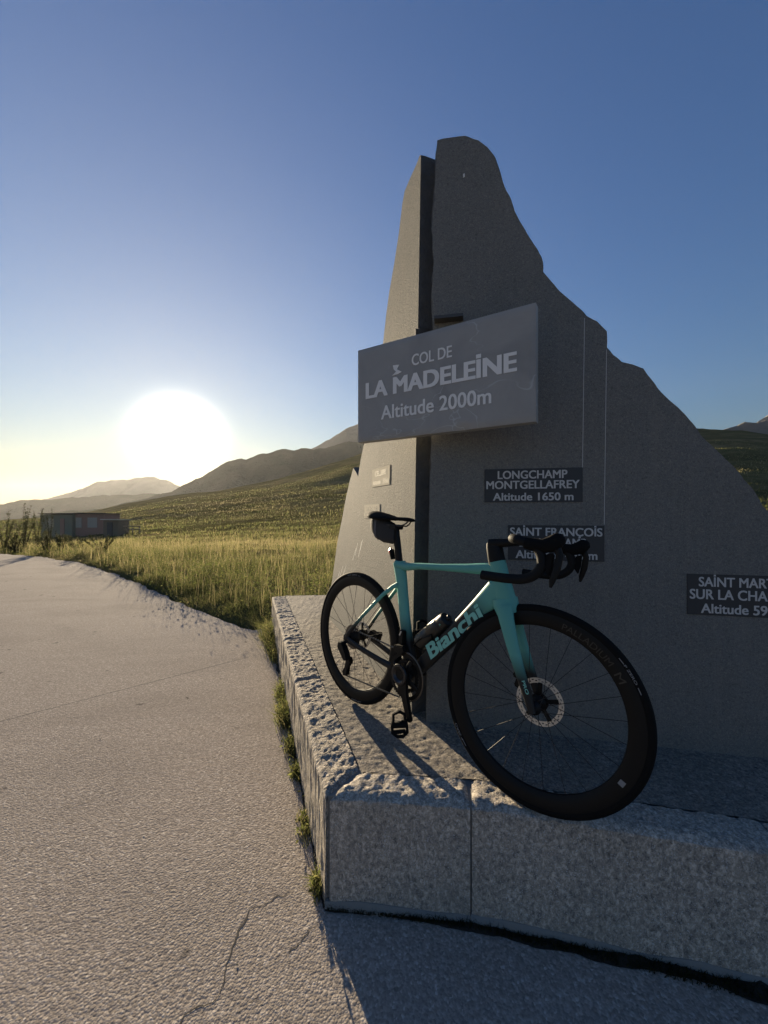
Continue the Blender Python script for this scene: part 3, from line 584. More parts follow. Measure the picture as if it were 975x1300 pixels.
# frame
mb = MB()
mb.tube([(.288, 0, .412), (.36, 0, .405), (.44, 0, .416), (.56, 0, .424), (.70, 0, .434), (.80, 0, .444), (.846, 0, .448)], [.020, .018, .015, .0145, .019, .024, .027], [.022, .023, .022, .019, .019, .021, .024], 16, p=2.5)
mb.tube([(.302, 0, .422), (.318, 0, .36), (.336, 0, .27), (.352, 0, .18), (.372, 0, .09), (.40, 0, -.03), (.415, 0, -.07)], [.036, .033, .030, .029, .029, .032, .034], [.019, .017, .016, .0165, .019, .026, .030], 16, p=2.6)
mb.tube([(.405, 0, -.075), (.475, 0, -.012), (.56, 0, .078), (.66, 0, .182), (.76, 0, .287), (.845, 0, .38)], [.030, .030, .031, .034, .040, .047], [.030, .0275, .026, .026, .025, .023], 18, p=3.2)
mb.tube([(.826, 0, .474), (.845, 0, .405), (.864, 0, .335)], [.033, .036, .044], [.024, .024, .026], 18, p=2.4)
mb.lathe([(0, -.043), (.024, -.043), (.024, .043), (0, .043)], (.415, 0, -.07), 24, False)
for s in (-1, 1):
    mb.tube([(.312, s * .010, .318), (.285, s * .020, .303), (.23, s * .036, .255), (.10, s * .055, .125), (.02, s * .064, .035), (.0, s * .066, .0)], [.013, .011, .0095, .009, .010, .018], [.010, .008, .0075, .007, .008, .007], 12)
    mb.tube([(.0, s * .066, .0), (.03, s * .066, -.008), (.12, s * .060, -.026), (.25, s * .048, -.048), (.34, s * .036, -.062), (.41, s * .030, -.07)], [.020, .016, .013, .015, .018, .020], [.007, .008, .009, .009, .010, .012], 12)
    mb.prism([(-.022, .012), (.0, .026), (.022, .018), (.02, -.016), (-.004, -.028), (-.02, -.022)], s * .060, s * .069)
frame = bk(mb, 'frame', M_CEL)
LT = np.array([.8 - .544, .268 - .034]); LTL = np.linalg.norm(LT); LT /= LTL
me, co = textmesh('Bianchi', .05, .10, .02, 1.0); lo, hi = co.min(0), co.max(0)
xx = (co[:, 0] - lo[0]) / (hi[0] - lo[0]) * LTL; yy = (co[:, 1] - lo[1]) / (hi[1] - lo[1]) * .060
P = np.c_[.544 + LT[0] * xx - LT[1] * yy, -.0264 - .0014 * co[:, 2], .034 + HB + LT[1] * xx + LT[0] * yy]
me.vertices.foreach_set('co', P.astype(np.float32).ravel()); me.update(); me.materials.clear(); link('lettering', me, M_CEL1, frame)
# fork
mb = MB()
mb.tube([(.862, 0, .342), (.869, 0, .318), (.878, 0, .29)], [.047, .046, .036], [.027, .034, .042], 18, p=2.6)
for s in (-1, 1):
    mb.tube([(.872, s * .028, .315), (.888, s * .040, .27), (.915, s * .046, .19), (.945, s * .049, .11), (.972, s * .051, .045), (.992, s * .052, -.012)], [.032, .027, .022, .018, .0155, .012], [.012, .0105, .0095, .009, .0085, .007], 14, p=2.4)
fork = bk(mb, 'fork', M_FORK, steer=True)
def on_fork(body, p0, p1, h, w, mat, parent):
    p0, p1 = np.array(p0), np.array(p1); d = p1 - p0; L = np.linalg.norm(d); d /= L; me, co = textmesh(body, .03); lo, hi = co.min(0), co.max(0)
    x = (co[:, 0] - lo[0]) / (hi[0] - lo[0]) * L; y = (co[:, 1] - lo[1]) / (hi[1] - lo[1]) * h; nrm = np.array([-d[1], d[0]])
    V = [UPH @ STEER @ Vector((p0[0] + d[0] * a + nrm[0] * b, w - .001 * c, p0[1] + d[1] * a + nrm[1] * b)) for a, b, c in zip(x, y, co[:, 2])]
    me.vertices.foreach_set('co', np.array(V, np.float32).ravel()); me.update(); me.materials.clear(); link('lettering', me, mat, parent)
on_fork('PRO', (.955, .085), (.972, .045), .011, -.0592, M_CEL1, fork)
# wheels
def wheel(cx, steer, front):
    w = bpy.data.objects.new('wheel', None); COL.objects.link(w); w.parent = bike; w.empty_display_size = .05
    C = (cx, 0, 0); K = dict(parent=w, steer=steer)
    bk(MB().lathe([(.3235 + .0148 * math.cos(a), .0142 * math.sin(a)) for a in np.linspace(0, 2 * math.pi, 20, endpoint=False)], C, 128), 'tyre', M_B, **K)
    pr = [(.316, .0125), (.306, .0142), (.290, .0142), (.276, .0105), (.2675, .0055), (.2660, 0)]; pr = pr + [(r, -y) for r, y in pr[-2::-1]] + [(.312, -.006), (.312, .006)]
    bk(MB().lathe(pr, C, 128), 'rim', M_CARB, **K)
    hp = [(.006, -.066), (.0125, -.066), (.0125, -.052), (.018, -.046), (.024, -.038), (.018, -.032), (.0125, -.02), (.0125, .02), (.020, .03), (.025, .036), (.018, .044), (.0125, .052), (.0125, .066), (.006, .066)]
    bk(MB().lathe([(r, y * .8) for r, y in hp], C, 32), 'hub', M_CARB, **K)
    for k in range(24):
        a = 2 * math.pi * k / 24 + (.13 if front else .05); s = 1 if k % 2 else -1; cr = (.62 if (k // 2) % 2 else -.62)
        p0 = (cx + .022 * math.cos(a + cr), s * .029, .022 * math.sin(a + cr)); p1 = (cx + .268 * math.cos(a), s * .001, .268 * math.sin(a))
        bk(MB().tube([p0, p1], .0011, n=5), 'spoke', M_SPOKE, **K)
    rr_ = .080 if front else .070; ro = MB(); n = 120; rad = [rr_, rr_ - .004, rr_ - .008, rr_ - .012, rr_ - .017]; yv = .040
    V = []; Fc = []
    for y in (yv - .001, yv + .001):
        for r in rad: V += [(cx + r * math.cos(2 * math.pi * k / n), y, r * math.sin(2 * math.pi * k / n)) for k in range(n)]
    m = len(rad); idx = lambda s, i, k: (s * m + i) * n + k % n
    hole = lambda i, k: (i == 1 and k % 6 < 2) or (i == 2 and (k + 3) % 6 < 2)
    for i in range(m - 1):
        for k in range(n):
            if hole(i, k): continue
            for s in (0, 1): Fc.append((idx(s, i, k), idx(s, i, k + 1), idx(s, i + 1, k + 1), idx(s, i + 1, k)))
    for i in (0, m - 1): Fc += [(idx(0, i, k), idx(0, i, k + 1), idx(1, i, k + 1), idx(1, i, k)) for k in range(n)]
    ro.add(V, Fc); bk(ro, 'brake_rotor', M_ROTOR, smooth=0, **K)
    sp = MB()
    for k in range(5):
        a = 2 * math.pi * k / 5 + .3; c_, s_ = math.cos(a), math.sin(a); rot = Matrix.Rotation(-a, 3, 'Y')
        sp.box((cx + .043 * c_, yv - .002, .043 * s_), (.022, .0018, .007), rot)
    sp.lathe([(.012, yv - .006), (.030, yv - .006), (.030, yv + .004), (.012, yv + .004)], C, 24); bk(sp, 'rotor_carrier', M_CARB, smooth=30, **K)
    def arc(name, body, mid, half, r0, h, wv, mat, bold=.02, outline=False):
        me, co = textmesh(body, bold); lo, hi = co.min(0), co.max(0); x = (co[:, 0] - lo[0]) / (hi[0] - lo[0]) * 2 - 1; y = (co[:, 1] - lo[1]) / (hi[1] - lo[1])
        an = R(mid) - x * R(half); r = r0 + y * h; V = [(UPH @ STEER if steer else UPH) @ Vector((cx + q * math.cos(b), wv - .0008 * c, q * math.sin(b))) for b, q, c in zip(an, r, co[:, 2])]
        me.vertices.foreach_set('co', np.array(V, np.float32).ravel()); me.update(); me.materials.clear(); link(name, me, mat, w)
    dz = 0 if front else 62
    arc('tyre_lettering', 'P ZERO', 33 + dz, 5.2, .3195, .0070, -.0140, M_WHITE); arc('tyre_lettering', 'l', 40.5 + dz, 1.8, .3215, .0022, -.0142, M_WHITE); arc('tyre_lettering', 'l', 24.5 + dz, 1.8, .3215, .0022, -.0142, M_WHITE)
    arc('tyre_lettering', 'P ZERO', 213 + dz, 5.2, .3195, .0070, -.0140, M_WHITE); arc('tyre_lettering', 'l', 220 + dz, 2.4, .3215, .0022, -.0142, M_WHITE)
    if front:
        arc('rim_lettering', 'PALLADIUM', 58, 17, .281, .020, -.0138, M_RIMTX, .0); arc('rim_lettering', 'M', 33, 3.0, .279, .022, -.0138, simple('gold_marking', (.028, .025, .02), .4), 0)
        V = [(UPH @ STEER) @ Vector((cx + r * math.cos(R(a)), y, r * math.sin(R(a)))) for y in (-.0146, -.0138) for r, a in ((.284, -27.5), (.300, -27.5), (.300, -30.8), (.284, -30.8))]
        MB().add(V, [(0, 1, 2, 3), (4, 5, 6, 7), (0, 1, 5, 4), (1, 2, 6, 5), (2, 3, 7, 6), (3, 0, 4, 7)]).build('sticker', M_WHITE, w, 0)
    return w
wf = wheel(.99, True, True); wr = wheel(0, False, False)
V = MB()
for k, r in enumerate((.062, .056, .050, .045, .040, .036, .032, .029, .026, .024)):
    y = -.026 - k * .0026; prof = []
    V.lathe([(.014, y), (r, y), (r, y - .0016), (.014, y - .0016)], (0, 0, 0), 48)
bk(V, 'cassette', M_CHAIN, wr, smooth=30)
# brakes and gears
mb = MB(); mb.box((.922, .058, .052), (.017, .018, .030), Matrix.Rotation(R(20), 3, 'Y')); mb.box((.908, .050, .075), (.012, .012, .018), Matrix.Rotation(R(20), 3, 'Y')); bk(mb, 'brake_caliper', M_CARB, steer=True, bevel=.004)
mb = MB(); mb.box((.095, .050, .018), (.034, .018, .016), Matrix.Rotation(R(12), 3, 'Y')); mb.box((.125, .052, .030), (.012, .014, .012)); bk(mb, 'brake_caliper', M_CARB, bevel=.004)
mb = MB(); mb.prism([(-.030, -.022), (-.006, -.018), (.012, -.036), (.036, -.066), (.046, -.090), (.026, -.104), (.006, -.090), (-.018, -.064), (-.036, -.048)], -.098, -.066)
mb.prism([(.014, -.088), (.044, -.088), (.050, -.108), (.030, -.140), (.024, -.185), (-.004, -.190), (-.014, -.172), (.004, -.146), (.012, -.116)], -.076, -.071)
mb.prism([(.014, -.088), (.044, -.088), (.050, -.108), (.030, -.140), (.024, -.185), (-.004, -.190), (-.014, -.172), (.004, -.146), (.012, -.116)], -.058, -.053)
for c_ in ((.028, -.105), (.006, -.172)): mb.lathe([(.004, -.068), (.017, -.068), (.017, -.061), (.004, -.061)], (c_[0], 0, c_[1]), 24)
bk(mb, 'rear_derailleur', M_CARB, bevel=.002)
mb = MB(); mb.prism([(.345, .052), (.405, .060), (.420, .040), (.400, .018), (.352, .022)], -.062, -.030); mb.box((.372, -.030, .088), (.016, .012, .032)); bk(mb, 'front_derailleur', M_CARB, bevel=.004)
MB().add([UPH @ Vector(v) for v in ((.362, -.0435, .098), (.372, -.0435, .118), (.378, -.0435, .116), (.368, -.0435, .096), (.362, -.041, .098), (.372, -.041, .118), (.378, -.041, .116), (.368, -.041, .096))], [(0, 1, 2, 3), (4, 5, 6, 7), (0, 1, 5, 4), (1, 2, 6, 5), (2, 3, 7, 6), (3, 0, 4, 7)]).build('adjuster', M_ROTOR, bpy.data.objects['front_derailleur'], 0)
BB = (.415, 0, -.07)
crank = bpy.data.objects.new('crankset', None); COL.objects.link(crank); crank.parent = bike
for r0, y, nt_ in ((.101, -.046, 50), (.070, -.038, 34)):
    m = MB(); n = nt_ * 4; pro = []
    out = [(BB[0] + (r0 + (.0022 if k % 4 < 2 else -.0022)) * math.cos(2 * math.pi * k / n), BB[2] + (r0 + (.0022 if k % 4 < 2 else -.0022)) * math.sin(2 * math.pi * k / n)) for k in range(n)]
    inn = [(BB[0] + (r0 - .016) * math.cos(2 * math.pi * k / n), BB[2] + (r0 - .016) * math.sin(2 * math.pi * k / n)) for k in range(n)]
    m.rings([[(x, y + .0015, z) for x, z in out], [(x, y - .0015, z) for x, z in out], [(x, y - .0015, z) for x, z in inn], [(x, y + .0015, z) for x, z in inn]], caps=False, loop=True); bk(m, 'chainring', M_CARB, crank, smooth=30)
ad = np.array([.060, -.168]); ad /= np.linalg.norm(ad); an = np.array([-ad[1], ad[0]])
def arm(sgn, y0, y1, name):
    m = MB(); P = lambda a, b: (BB[0] + sgn * (ad[0] * a) + an[0] * b, BB[2] + sgn * (ad[1] * a) + an[1] * b)
    sec = [(-.045, .030), (-.02, .040), (.01, .040), (.04, .028), (.08, .021), (.13, .019), (.165, .018), (.180, .014)]
    m.prism([P(a, b) for a, b in sec] + [P(a, -b) for a, b in sec[::-1]], y0, y1); return bk(m, name, M_CARB, crank, bevel=.005)
arm(1, -.062, -.078, 'crank_arm'); 
m = MB(); P = lambda a, b: (BB[0] - ad[0] * a + an[0] * b, BB[2] - ad[1] * a + an[1] * b)
sec = [(-.022, .014), (0, .020), (.03, .016), (.13, .014), (.168, .014), (.182, .010)]; m.prism([P(a, b) for a, b in sec] + [P(a, -b) for a, b in sec[::-1]], .060, .076); bk(m, 'crank_arm', M_CARB, crank, bevel=.004)
m = MB()
for k in range(4):
    a = math.atan2(ad[1], ad[0]) + R(45 + 90 * k); m.tube([(BB[0] + .02 * math.cos(a), -.055, BB[2] + .02 * math.sin(a)), (BB[0] + .085 * math.cos(a), -.048, BB[2] + .085 * math.sin(a))], [.016, .010], [.007, .004], 10)
bk(m, 'spider', M_CARB, crank)
bk(MB().lathe([(.022, -.076), (.042, -.076), (.045, -.080), (.043, -.086), (.034, -.087), (.026, -.080)], (BB[0] - ad[0] * .014, 0, BB[2] - ad[1] * .014), 40), 'bearing_cap', M_ALLOY, crank)
def pedal(cx, cz, y):
    m = MB(); lp = [(0, .046), (.022, .036), (.024, .012), (.030, -.010), (.030, -.036), (.012, -.050), (-.012, -.050), (-.030, -.036), (-.030, -.010), (-.024, .012), (-.022, .036)]
    m.tube([(cx + a * .55 - .15 * b, y + a * .9, cz + b) for a, b in lp], .0065, .009, 8, side=(.85, -.5, 0), loop=True)
    m.tube([(cx + .018, y + .03, cz - .008), (cx - .016, y - .028, cz - .006)], .012, .010, 10); m.tube([(cx + .012, y + .024, cz - .034), (cx - .012, y - .024, cz - .034)], .008, .010, 8)
    m.tube([(cx, y + .055 * (1 if y < 0 else -1), cz), (cx, y, cz)], .0075, n=10); return bk(m, 'pedal', M_B, crank)
pedal(BB[0] + ad[0] * .1725 - .006, BB[2] + ad[1] * .1725 + .002, -.125); pedal(BB[0] - ad[0] * .1725, BB[2] - ad[1] * .1725, .125)
m = MB(); yc = -.044
lower = [(.006, -.064, -.189), (.10, -.058, -.186), (.25, -.052, -.180), (.400, -.046, -.171)]; upper = [(-.005, -.040, .046), (.20, -.043, .040), (.405, -.046, .031)]
for path in (lower, upper):
    Pp = [np.array(p) for p in path]; seg = np.concatenate([[Pp[i] + (Pp[i + 1] - Pp[i]) * k / 12 for k in range(12)] for i in range(len(Pp) - 1)])
    for a, b in zip(seg[:-1], seg[1:]): m.tube([a, a + (b - a) * .72], .0042, .0028, 6)
th0 = np.linspace(R(-92), R(100), 60)
m.tube([(BB[0] + .104 * math.cos(a), -.046, BB[2] + .104 * math.sin(a)) for a in th0], .004, .003, 6)
bk(m, 'chain', M_CHAIN)
# seat
bk(MB().tube([(.306, 0, .40), (.290, 0, .48), (.276, 0, .548), (.268, 0, .585)], [.0215, .020, .019, .017], [.0125, .0125, .013, .016], 16, p=2.4), 'seatpost', M_CARB)
secs = [(.100, .664, .040, .034), (.118, .668, .062, .040), (.16, .662, .070, .038), (.20, .654, .067, .032), (.235, .646, .052, .026), (.27, .637, .034, .016), (.31, .637, .026, .019), (.35, .635, .022, .019), (.376, .631, .019, .017), (.390, .622, .008, .006)]
rings = []
for x, z, hw, th_ in secs: rings.append([(x, hw * math.copysign(abs(math.cos(a)) ** .8, math.cos(a)), z - th_ * (.5 - .5 * math.sin(a)) - .16 * abs(hw * math.cos(a)) * (hw / .07)) for a in np.linspace(0, 2 * math.pi, 24, endpoint=False)])
saddle = bk(MB().rings(rings), 'saddle', M_B, smooth=60)
m = MB()
for s in (-1, 1): m.tube([(.365, s * .008, .620), (.345, s * .014, .603), (.325, s * .020, .594), (.26, s * .022, .594), (.20, s * .024, .600), (.16, s * .03, .625)], .0036, n=8)
bk(m, 'saddle_rail', M_ALLOY, saddle)
m = MB(); m.box((.272, 0, .588), (.026, .026, .012)); bk(m, 'seat_clamp', M_CARB, bevel=.004)
m = MB(); m.tube([(.247, 0, .478), (.250, 0, .455), (.258, 0, .432)], [.009, .012, .009], [.012, .014, .012], 12); light = bk(m, 'rear_light', M_B)
bk(MB().tube([(.241, 0, .483), (.236, 0, .470), (.241, 0, .452)], [.004, .008, .004], [.007, .011, .007], 10), 'lens', M_RED, light)
# cockpit
m = MB(); m.tube([(.846, 0, .400), (.834, 0, .445)], .016, n=12)
bk(MB().tube([(.829, 0, .464), (.822, 0, .488), (.812, 0, .530), (.808, 0, .546)], [.033, .032, .030, .026], [.021, .021, .021, .019], 18, p=2.6), 'headset_spacers', M_CARB, steer=True)
bk(MB().tube([(.795, 0, .541), (.83, 0, .543), (.88, 0, .549), (.935, 0, .556), (.948, 0, .557)], [.016, .017, .014, .014, .011], [.021, .021, .020, .026, .03], 16, p=2.8), 'stem', M_CARB, steer=True)
def smoothp(P, k=3):
    P = [np.array(p, float) for p in P]
    for _ in range(k):
        Q = [P[0]]
        for a, b in zip(P[:-1], P[1:]): Q += [a * .75 + b * .25, a * .25 + b * .75]
        P = Q + [P[-1]]
    return P
YB = .205
half = [(.858, YB + .008, .428), (.93, YB + .008, .430), (1.005, YB + .006, .438), (1.046, YB + .004, .480), (1.040, YB, .535), (1.015, YB, .556), (.965, YB, .560), (.940, YB - .02, .560), (.938, YB - .07, .558), (.940, .05, .557)]
TILT = lambda x, z: z - .17 * max(x - .935, -.04) if z > .5 else z - .06 * (x - .935)
path = [np.array((p[0], p[1], TILT(p[0], p[2]))) for p in smoothp(half)]; bar = MB()
full = path + [np.array((p[0], -p[1], p[2])) for p in path[::-1]]
bk(bar.tube(full, .0150, n=14, side=(0, 0, 1)), 'handlebar', M_TAPE, steer=True, smooth=60)
for s in (-1, 1):
    m = MB(); m.tube([(.990, s * YB, .546), (1.015, s * YB, .542), (1.045, s * YB, .540), (1.074, s * (YB - .002), .550), (1.091, s * (YB - .004), .568), (1.097, s * (YB - .005), .574)], [.018, .020, .022, .026, .020, .008], [.016, .0175, .018, .019, .015, .008], 14, p=2.4)
    hood = bk(m, 'brake_hood', M_B, steer=True, smooth=60)
    m = MB(); m.tube([(1.078, s * YB, .546), (1.092, s * (YB + .002), .515), (1.086, s * (YB + .008), .475), (1.076, s * (YB + .012), .440), (1.072, s * (YB + .013), .420)], [.013, .011, .0115, .009, .004], [.010, .008, .007, .006, .003], 12)
    bk(m, 'brake_lever', M_CARB, hood, steer=True)
    m = MB(); m.prism([(1.058, .520), (1.078, .520), (1.074, .478), (1.066, .448), (1.054, .466), (1.050, .490)], s * (YB - .004), s * (YB + .012)); bk(m, 'shift_paddle', M_B, hood, steer=True, bevel=.003)
# bottle cage stays on the bicycle; the bottle and the saddle bag are things of their own
ax = np.array([.70, .72]); ax = LT; nb = np.array([-LT[1], LT[0]])
b0 = np.array([.462, .070]) + nb * .012
m = MB()
for s in (-1, 1):
    m.tube([(b0[0] + nb[0] * -.035, s * .010, b0[1] + nb[1] * -.035), (b0[0] - ax[0] * .01 + nb[0] * .0, s * .034, b0[1] - ax[1] * .01), (b0[0] + ax[0] * .05, s * .041, b0[1] + ax[1] * .05), (b0[0] + ax[0] * .11 - nb[0] * .02, s * .036, b0[1] + ax[1] * .11 - nb[1] * .02), (b0[0] + ax[0] * .08 - nb[0] * .042, s * .012, b0[1] + ax[1] * .08 - nb[1] * .042)], .003, .005, 8)
bk(m, 'bottle_cage', M_CARB)
def loc(u, w, v): return bike.location + BROT @ Vector((u, w, v + HB))
bot = thing('water_bottle', 'black water bottle in the cage on the bicycle down tube', 'bottle', loc(b0[0], 0, b0[1])); zax = BROT @ Vector((ax[0], 0, ax[1])); bot.rotation_euler = zax.to_track_quat('Z', 'Y').to_euler()
def zlathe(prof, n=32):
    m = MB(); return m.rings([[(r * math.cos(2 * math.pi * k / n), r * math.sin(2 * math.pi * k / n), z) for k in range(n)] for r, z in prof])
M_BOT = simple('bottle_plastic', (.012, .013, .012), .38, spec=.5)
zlathe([(.030, 0), (.0365, .006), (.0365, .07), (.0335, .078), (.0335, .09), (.0365, .098), (.0365, .150), (.033, .160), (.030, .163)]).build('bottle_body', M_BOT, bot, 40)
cap = zlathe([(.0335, .160), (.0345, .164), (.0345, .184), (.031, .196), (.018, .201), (.012, .202), (.012, .214), (.008, .217)]).build('cap', M_BOT, bot, 40)
zlathe([(.0352, .1605), (.0352, .1635)]).build('ring', M_RIMTX, bot, 40)
sv = BROT @ Vector((0, -1, 0)); q = bot.rotation_euler.to_matrix().inverted() @ sv
me, co = textmesh('C', .04); co[:, :2] = (co[:, :2] - (co[:, :2].max(0) + co[:, :2].min(0)) / 2) * .012; an0 = math.atan2(q.y, q.x)
V = np.array([((.0347 + .0005 * c) * math.cos(an0 + .25 + a / .0345), (.0347 + .0005 * c) * math.sin(an0 + .25 + a / .0345), .176 + b) for a, b, c in co], np.float32); me.vertices.foreach_set('co', V.ravel()); me.update(); me.materials.clear(); link('mark', me, M_CEL1, cap)
bag = thing('saddle_bag', 'small black wedge bag strapped under the bicycle saddle', 'saddle bag', loc(.19, 0, .505), rot=BROT.to_euler())
M_BAG = simple('bag_fabric', (.02, .02, .021), .8, bump=(200, .4, .003)); off = Vector((-.19, 0, -.505))
rg = []
for x, zt, zb, hw in ((.104, .640, .566, .022), (.114, .645, .552, .029), (.15, .640, .526, .034), (.20, .626, .508, .032), (.25, .606, .505, .026), (.276, .594, .515, .020)):
    rg.append([(x + off.x, hw * math.copysign(abs(math.cos(a)) ** .6, math.cos(a)), (zt + zb) / 2 + (zt - zb) / 2 * math.copysign(abs(math.sin(a)) ** .6, math.sin(a)) + off.z) for a in np.linspace(0, 2 * math.pi, 24, endpoint=False)])
MB().rings(rg).build('pouch', M_BAG, bag, 50)
rg = [[(x + dx + off.x, hw * math.copysign(abs(math.cos(a)) ** .6, math.cos(a)), (zt + zb) / 2 + (zt - zb) / 2 * math.copysign(abs(math.sin(a)) ** .6, math.sin(a)) + off.z) for a in np.linspace(0, 2 * math.pi, 24, endpoint=False)] for x, dx, zt, zb, hw in ((.146, 0, .642, .527, .0355), (.162, 0, .638, .519, .0350))]
MB().rings(rg).build('strap', simple('grey_strap', (.09, .085, .09), .7), bag, 50)

# ------------------------------------------------------------------ plants
def blades(n, base, hgt, wid, lean, tint, name, mat, parent=None, seg=2):
    n = len(base); a = rng.uniform(0, 2 * math.pi, n); dx = np.c_[np.cos(a), np.sin(a), 0 * a]; b = rng.uniform(0, 2 * math.pi, n); ld = np.c_[np.cos(b), np.sin(b), 0 * b]
    up = np.array([0, 0, 1.0]); rows = []
    for k in range(seg + 1):
        f = k / seg; c = base + up * (hgt * f * (1 - .25 * lean * f))[:, None] + ld * (hgt * lean * f ** 1.8)[:, None]
        if k < seg: rows += [c - dx * (wid * (1 - .55 * f))[:, None], c + dx * (wid * (1 - .55 * f))[:, None]]
        else: rows += [c]
    m = len(rows); V = np.stack(rows, 1).reshape(-1, 3); o = np.arange(n) * m
    Q = np.concatenate([np.c_[o + 2 * k, o + 2 * k + 1, o + 2 * k + 3, o + 2 * k + 2] for k in range(seg - 1)]); T = np.c_[o + 2 * seg - 2, o + 2 * seg - 1, o + 2 * seg]
    me = numesh(name, V, Q, T, False); at = me.attributes.new('tint', 'FLOAT', 'POINT'); at.data.foreach_set('value', np.repeat(tint, m).astype(np.float32))
    return link(name, me, mat, parent)
def verge_points(n, fn, lo=-330, hi=478):
    px = rng.uniform(lo, hi, n); th = np.arctan((px - 487.5) / F); re = road_edge_r(th); r = re + fn(n) / np.clip(np.cos(th), .3, 1); return np.c_[r * np.sin(th), r * np.cos(th)], r - re, r, px
def leafset(n, base, size, tint, name, mat, parent=None, up=.4, asp=.42):
    d = rng.normal(size=(n, 3)); d[:, 2] = np.abs(d[:, 2]) * up + .1; d /= np.linalg.norm(d, axis=1)[:, None]; s = rng.normal(size=(n, 3)); s -= d * (s * d).sum(1)[:, None]; s /= np.linalg.norm(s, axis=1)[:, None]
    sz = size[:, None]; V = np.stack([base, base + d * sz * .45 + s * sz * asp * .5, base + d * sz - np.array([0, 0, .15]) * sz, base + d * sz * .45 - s * sz * asp * .5], 1).reshape(-1, 3); o = np.arange(n) * 4
    me = numesh(name, V, np.c_[o, o + 1, o + 2, o + 3], None, False); at = me.attributes.new('tint', 'FLOAT', 'POINT'); at.data.foreach_set('value', np.repeat(tint, 4).astype(np.float32)); return link(name, me, mat, parent)
def patch(xy, sc, k=0): return fbm(np.c_[xy * sc, np.full(len(xy), k + .5)], 3)
# verge grass
n = 85000
xy, d, r, px = verge_points(n, lambda n: np.where(rng.random(n) < .30, rng.uniform(.0, 1.5, n), np.where(rng.random(n) < .55, rng.uniform(.5, 8, n), rng.exponential(14, n))))
pt = patch(xy, 1.3); keep = (pt > -.45 - .2 * (d < .4)) & (r < 75); xy, d, r, px, pt = xy[keep], d[keep], r[keep], px[keep], pt[keep]; n = len(xy)
h = (.06 + .20 * np.clip(d / 2.2, 0, 1)) * rng.uniform(.45, 1.25, n) * (1 + .9 * pt) * np.clip(.85 + .9 * patch(xy, .45, 9), .35, 1.7) * np.clip(1 - (r - 14) / 60, .35, 1); wd = np.maximum(.0022, r * .00042) * rng.uniform(.6, 1.3, n)
tint = np.clip(.50 + .34 * patch(xy, .35, 3) + .22 * rng.normal(size=n) + .12 * (r > 10), 0, 1)
tag(blades(n, np.c_[xy, gz(xy[:, 0], xy[:, 1]) - .02], h, wd, rng.uniform(.25, 1.15, n), tint, 'verge_grass', M_GRASS), kind='stuff')
# dry seed stalks
n = 7000; xy, d, r, px = verge_points(n, lambda n: rng.uniform(.3, 14, n)); tint = np.clip(.86 + .12 * rng.normal(size=n), .5, 1)
tag(blades(n, np.c_[xy, gz(xy[:, 0], xy[:, 1])], rng.uniform(.28, .62, n), np.maximum(.0018, r * .0003), rng.uniform(.02, .3, n), tint, 'dry_stalks', M_GRASS), kind='stuff')
# broad leaved weeds in clumps
cl, dcl, rcl, pcl = verge_points(420, lambda n: rng.exponential(3.2, n) + .9); B = []; SZ = []; TI = []
for (x, y), rr0 in zip(cl, rcl):
    k = 90; q = rng.normal(size=(k, 3)) * np.array([.20, .20, .12]) * rng.uniform(.6, 1.25); hz = rng.uniform(.05, .26); B.append(np.c_[x + q[:, 0], y + q[:, 1], gz(np.array([x]), np.array([y]))[0] + np.abs(q[:, 2] + hz)]); SZ.append(np.maximum(rng.uniform(.016, .05, k), rr0 * .0026)); TI.append(np.clip(rng.normal(.5, .25, k) + rng.uniform(-.2, .2), 0, 1))
B, SZ, TI = np.concatenate(B), np.concatenate(SZ), np.concatenate(TI); tag(leafset(len(B), B, SZ, TI, 'verge_weeds', M_LEAF), kind='stuff')
# tussocks over the meadow and the lower hillside
n = 110000; px = rng.uniform(-250, 1150, n); th = np.arctan((px - 487.5) / F); r = np.exp(rng.uniform(math.log(16), math.log(210), n)); xy = np.c_[r * np.sin(th), r * np.cos(th)]; pt = patch(xy, .09, 5); keep = (pt > -.55) & (r > road_edge_r(th) + 4); xy, r, pt = xy[keep], r[keep], pt[keep]; n = len(xy)
tint = np.clip(.60 + .34 * patch(xy * np.array([.4, 1]), .06, 8) + .18 * rng.normal(size=n), 0, 1)
tag(blades(n, np.c_[xy, gz(xy[:, 0], xy[:, 1]) - .03], np.minimum(rng.uniform(.15, .42, n), .15 + r * .004) * (1 + .3 * pt), r * .00055 * rng.uniform(.5, 1.4, n), rng.uniform(.1, .6, n), tint, 'meadow_grass', M_GRASS), kind='stuff')
